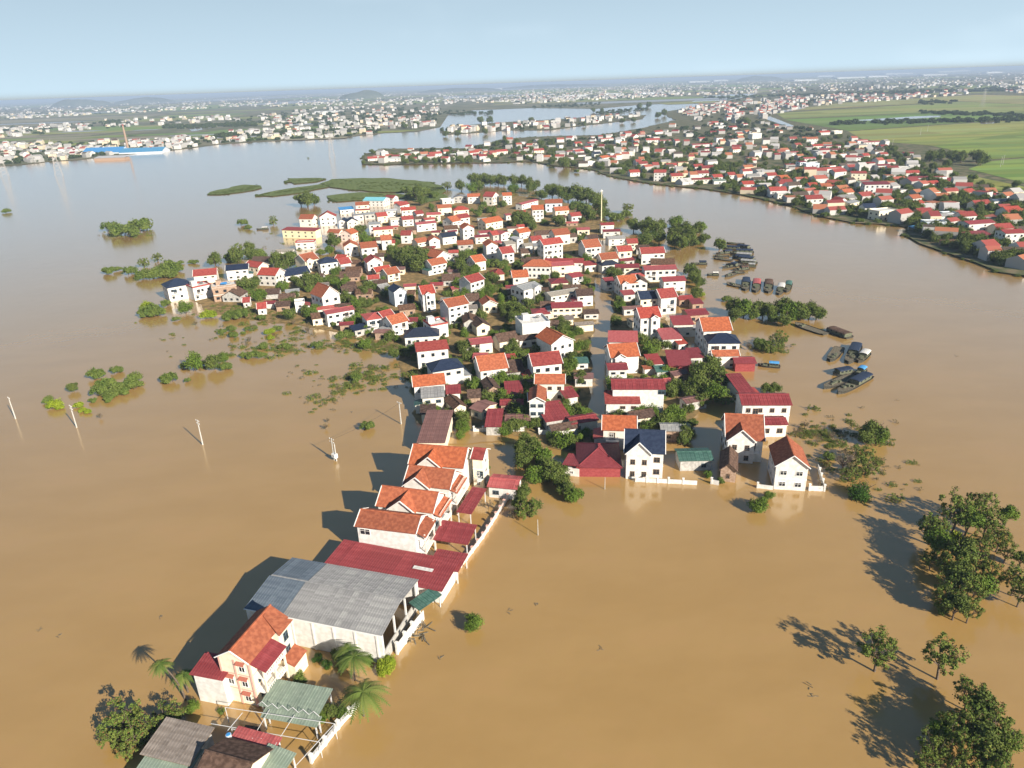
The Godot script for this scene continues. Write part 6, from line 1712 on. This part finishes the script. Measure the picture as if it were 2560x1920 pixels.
func make_far() -> void:
	rng.seed = 4242
	var mb := MB.new()
	var trees := []
	var bank := []
	var regions := [
		# ring in photo pixels, houses, trees, share of red roofs
		[[[1335, 403], [1480, 420], [1640, 455], [1790, 470], [1930, 497], [2060, 535], [2270, 560], [2310, 600], [2560, 680], [2560, 500], [2400, 470], [2330, 420], [2230, 370], [2160, 352], [2040, 325], [1900, 305], [1770, 292], [1640, 322], [1500, 342], [1400, 350]], 290, 3600, .55],
		[[[915, 408], [1330, 402], [1400, 350], [1250, 355], [1160, 374], [960, 376]], 50, 300, .5],
		[[[1660, 285], [1900, 300], [2000, 268], [2250, 250], [2420, 236], [2420, 228], [2200, 236], [1990, 240], [1850, 250], [1760, 264]], 420, 160, .55],
		[[[0, 412], [110, 404], [200, 396], [300, 384], [400, 378], [560, 357], [540, 345], [400, 350], [200, 356], [0, 362]], 210, 420, .16],
		[[[560, 357], [720, 349], [830, 345], [950, 333], [950, 322], [700, 330], [540, 345]], 70, 260, .12],
		[[[540, 340], [1090, 318], [1100, 270], [800, 268], [560, 300], [700, 320]], 300, 420, .2],
		[[[1110, 334], [1370, 322], [1600, 296], [1600, 290], [1400, 300], [1130, 318]], 90, 150, .3],
		[[[0, 345], [300, 320], [600, 300], [560, 290], [300, 300], [0, 320]], 120, 200, .1],
		[[[0, 300], [600, 268], [1100, 262], [1700, 240], [1700, 205], [1280, 218], [640, 240], [0, 266]], 1500, 1300, .12],
		[[[1280, 262], [1750, 238], [2420, 218], [2560, 235], [2560, 172], [1900, 193], [1280, 216]], 1300, 1500, .12]]
	for R in regions:
		var ring: Array = R[0]
		var box := Rect2(Vector2(ring[0][0], ring[0][1]), Vector2.ZERO)
		for q in ring: box = box.expand(Vector2(q[0], q[1]))
		var fn := FastNoiseLite.new()
		fn.seed = 3
		fn.frequency = .012
		var want: int = R[1]
		var tries := 0
		while want > 0 and tries < 30000:
			tries += 1
			var q := Vector2(rng.randf_range(box.position.x, box.end.x), rng.randf_range(box.position.y, box.end.y))
			if not in_ring(q, ring): continue
			if fn.get_noise_2d(q.x, q.y * 4.0) < -.12 and rng.randf() < .85: continue
			var p := at_px(q, .8)
			var dist := depth_of(p)
			if dist < 1300.0:
				var hit := false
				for f in footprints:
					if f[0].distance_squared_to(Vector2(p.x, p.z)) < pow(f[1] + 5.5, 2.0):
						hit = true
						break
				if hit: continue
				footprints.append([Vector2(p.x, p.z), 5.0])
			want -= 1
			var w := rng.randf_range(.32, .72)
			var wall := Color(w, w * .98, w * .94)
			if rng.randf() < .15: wall = Color(.62, .54, .40)
			var roof := Color(.38, .37, .36) * rng.randf_range(.6, 1.4)
			var x := rng.randf()
			if x < R[3]: roof = [Color(.30, .075, .065), Color(.36, .11, .08), Color(.22, .05, .05), Color(.38, .15, .085)][rng.randi() % 4]
			elif x < R[3] + .18: roof = Color(.10, .075, .06)
			var big := 1.0 + .25 * (dist > 2500.0 as int)
			small_house(mb, Vector3(p.x, .4, p.z), rng.randf_range(-.5, .5), rng.randf_range(7, 13) * big, rng.randf_range(7, 12) * big, rng.randf_range(3, 9) * (.8 if dist < 1500.0 else 1.1), wall, roof, rng.randf() < .2)
		for k in R[2]:
			var q := Vector2(rng.randf_range(box.position.x, box.end.x), rng.randf_range(box.position.y, box.end.y))
			if not in_ring(q, ring): continue
			var p := at_px(q, .8)
			if depth_of(p) < 1100.0 and not free_spot(p, -2.0): continue
			var ts := rng.randf_range(2.4, 5.4) * (1.1 if depth_of(p) < 2000.0 else 1.8)
			if depth_of(p) < 1100.0: bank.append(Transform3D(Basis(Vector3.UP, rng.randf() * TAU).scaled(Vector3(ts, ts, ts)), Vector3(p.x, .8 + ts * .5, p.z)))
			else: trees.append([Vector3(p.x, 1.6, p.z), ts])
	structure("distant_houses", mb.mesh(M.paint), "thousands of small pale houses spread over the hazy plain", "stuff", "houses")
	# tree belts along the far shore, the canal and the fields
	for b in [[[540, 340], [950, 325], 200, 7.0], [[1100, 326], [1160, 318], 30, 5.0], [[2080, 310], [2560, 300], 160, 6.0], [[2300, 258], [2390, 254], 40, 6.0], [[2230, 232], [2560, 222], 220, 8.0], [[1760, 245], [2240, 232], 160, 8.0], [[930, 288], [1240, 282], 130, 6.0], [[260, 312], [300, 308], 40, 12.0], [[410, 318], [640, 312], 160, 8.0], [[2300, 282], [2560, 290], 120, 5.0], [[1330, 268], [1500, 262], 60, 6.0], [[1490, 285], [1620, 272], 50, 6.0]]:
		for k in b[2]:
			var u := rng.randf()
			var q := Vector2(lerpf(b[0][0], b[1][0], u), lerpf(b[0][1], b[1][1], u) + rng.randfn() * 2.2)
			var p := at_px(q, .8)
			trees.append([Vector3(p.x, 1.6, p.z), rng.randf_range(.6, 1.2) * b[3]])
	# reeds and shrubs along the shore of the far bank, grass tufts on the drowned field strips
	for k in bank_ring.size() - 2:
		var a := bank_ring[k]
		var b := bank_ring[k + 1]
		if depth_of(Vector3(a.x, 0, a.y)) > 1400.0: continue
		for j in int(a.distance_to(b) / 7.0):
			if rng.randf() < .35: continue
			var q := a.lerp(b, rng.randf())
			var ts := rng.randf_range(.9, 2.6)
			bank.append(Transform3D(Basis(Vector3.UP, rng.randf() * TAU).scaled(Vector3(ts * 1.3, ts * .7, ts * 1.3)), Vector3(q.x + rng.randf_range(-2, 2), .5, q.y + rng.randf_range(-2, 2))))
	for s in [[[520, 488], [650, 466]], [[560, 484], [640, 470]], [[640, 490], [830, 464]], [[690, 484], [800, 470]], [[712, 456], [812, 449]], [[800, 461], [1090, 458]], [[860, 474], [1100, 472]], [[830, 452], [1080, 466]], [[900, 468], [1060, 462]], [[820, 503], [1030, 490]], [[900, 486], [1040, 492]], [[1030, 500], [1110, 474]]]:
		for j in 60:
			var q := at_px(Vector2(lerpf(s[0][0], s[1][0], rng.randf()), 0), 0)
			var u := rng.randf()
			q = at_px(Vector2(lerpf(s[0][0], s[1][0], u), lerpf(s[0][1], s[1][1], u) + rng.randfn() * 1.6))
			var ts := rng.randf_range(.8, 2.2)
			bank.append(Transform3D(Basis(Vector3.UP, rng.randf() * TAU).scaled(Vector3(ts * 1.5, ts * .5, ts * 1.5)), Vector3(q.x, .5, q.z)))
	green_mass("bank_trees", bank, "dark leafy trees crowded between the houses across the river")
	var cm := MB.new()
	for k in 90:
		var d := Vector3(rng.randfn(), rng.randfn(), rng.randfn()).normalized()
		d.y = absf(d.y) * .9
		var col := Color(.030, .052, .016).lerp(Color(.065, .088, .028), rng.randf())
		leaf(cm, d * rng.randf_range(.55, 1.0), .38, col, d)
	var mm := MultiMesh.new()
	mm.transform_format = MultiMesh.TRANSFORM_3D
	mm.mesh = cm.mesh(M.veg)
	mm.instance_count = trees.size()
	for k in trees.size():
		var s: float = trees[k][1]
		mm.set_instance_transform(k, Transform3D(Basis(Vector3.UP, rng.randf() * TAU).scaled(Vector3(s, s * .9, s)), trees[k][0]))
	var o := MultiMeshInstance3D.new()
	o.name = "distant_trees"
	o.multimesh = mm
	add_child(o)
	o.set_meta("kind", "stuff"); o.set_meta("label", "dark tree belts among the far houses and fields"); o.set_meta("category", "trees")
	# white factory sheds near the horizon
	for q in [[1440, 238, 60], [1530, 234, 40], [1620, 232, 30], [1745, 203, 50], [1800, 200, 36], [2010, 199, 60], [2120, 193, 70], [2190, 190, 50], [2240, 183, 70], [2330, 186, 60], [2360, 178, 40], [2400, 176, 40], [2480, 180, 40], [1240, 222, 30], [820, 278, 60], [2060, 189, 40]]:
		var p := at_px(Vector2(q[0], q[1] + 3.0), .5)
		var dist := depth_of(p)
		var L: float = q[2] * dist / FPX
		var f := MB.new()
		var hh := dist * .0016
		small_house(f, Vector3.ZERO, -.03, L, L * .5, hh, Color(.75, .77, .78), Color(.72, .74, .76), true)
		var root := thing("factory_shed", "long white factory shed on the hazy plain", "factory", Vector3(p.x, .5, p.z), 0.0, "white factory sheds near the horizon")
		part("hall", f.mesh(M.paint), root)
		var rf := MB.new()
		rf.slab(Vector3(-L * .51, hh, L * .26), Vector3(L * .51, hh, L * .26), Vector3(L * .51, hh * 1.25, 0), Vector3(-L * .51, hh * 1.25, 0), .3, Color(.74, .76, .78))
		rf.slab(Vector3(L * .51, hh, -L * .26), Vector3(-L * .51, hh, -L * .26), Vector3(-L * .51, hh * 1.25, 0), Vector3(L * .51, hh * 1.25, 0), .3, Color(.74, .76, .78))
		part("roof", rf.mesh(M.paint), root)

func _ready() -> void:
	rng.seed = 12345
	make_view()
	make_materials()
	make_setting()
	for l in [["b", 430, 1150, "long brown-roofed hall"], ["c", 780, 1300, "slate-roofed villa"], ["a", 1250, 880, "orange-roofed school building"], ["a", 1250, 1490, "white flat-topped box building"], ["c", 820, 40, "house with lattice stair tower"], ["d", 960, 1380, "four-window gabled house"], ["a", 1850, 480, "yellow mast"], ["e", 1960, 300, "sky blue hall"], ["e", 1260, 620, "long pale yellow house"], ["e", 590, 1130, "unfinished brick house"], ["e", 1580, 1160, "steep orange-gabled house"], ["d", 530, 440, "red corrugated shed"], ["c", 370, 1400, "maroon pavilion"], ["a", 1270, 440, "tall house with window rows"], ["f", 730, 1450, "broad orange-roofed river house"], ["b", 1500, 640, "slim three-storey house"], ["b", 350, 260, "blue hip-roofed bungalow"], ["e", 180, 1080, "slate hip-roofed corner house"], ["a", 1220, 1060, "grey-gabled villa"], ["a", 640, 540, "narrow round-windowed house"], ["g", 750, 1000, "long blank-walled row house"], ["l", 870, 700, "broad maroon-edged house"], ["l", 960, 960, "unfinished arched house"], ["f", 180, 40, "river block with window grid"]]:
		landmarks.append([spot(l[0], l[1], l[2], 4.0), l[3]])
	for z in [["f", 300, 580, 40, "in the dense riverside grove above the packed boats"], ["f", 1250, 1320, 48, "in the tree line behind the long barge"], ["f", 520, 1040, 22, "in the tall riverside hedge beside pink-roofed house"], ["r", 1700, 600, 42, "in the drowned grove off the village"], ["q", 1800, 1250, 40, "in the half-drowned trees nearest the open flood"], ["k", 1200, 240, 55, "in the drowned thicket off the village tip"], ["k", 850, 1270, 30, "in the bushy islet by the utility pole"], ["k", 380, 1450, 24, "around the pole in the open water"], ["k", 1700, 1060, 26, "in the round clump out on open water"], ["k", 1150, 580, 25, "in the round thicket before the slate hip-roofed house"], ["b", 1420, 1430, 24, "in the tall clump beside the row houses"], ["d", 200, 580, 26, "in the shady grove behind the slate-roofed villa"], ["d", 1500, 1300, 22, "in the drowned thicket beside the four-window house"], ["a", 900, 120, 70, "in the tree belt behind the village"], ["a", 1680, 300, 45, "in the wood around the yellow mast"], ["a", 130, 820, 26, "in the big leafy clump amid the village"], ["a", 580, 880, 24, "in the garden clump beside the salmon roofs"], ["h", 350, 1300, 16, "beside the brown-grey shed"], ["i", 1100, 900, 22, "in the garden of the cream house"], ["s", 320, 572, 50, "on the lone drowned islet in the lake"], ["l", 1600, 440, 60, "in the dark wood beside the rice fields"], ["l", 1480, 820, 40, "in the palm grove across the river"], ["e", 700, 1520, 40, "scattered in the shallows off the village"]]:
		zones.append([spot(z[0], z[1], z[2], 2.0), z[3], z[4]])
	print("setting done")
	make_near()
	for s in village_data():
		var o := house(s)
		var opt: Dictionary = s[10] if s.size() > 10 else {}
		if opt.has("tarp"):
			var m := MB.new()
			m.slab(Vector3(-1.5, 7.9, 1.6), Vector3(1.6, 7.9, 1.6), Vector3(1.6, 8.3, -1.0), Vector3(-1.5, 8.3, -1.0), .06)
			part("tarpaulin", m.mesh(M.tarp), o)
		if opt.has("corner"):
			add_window(o, Vector3(7.0, 6.9, 4.08), 0.0, 2.2, 1.4, false)
	for s in bank_data(): house(s)
	print("houses ", house_count)
	make_small()
	var vd := veg_data()
	var nv := 0
	for t in vd:
		for q in vd[t]:
			veg(t, q[0], q[1], q[2], q[3])
			nv += 1
	make_fill()
	print("plants ", nv, " houses ", house_count)
	make_far()
	print("done ", get_child_count())
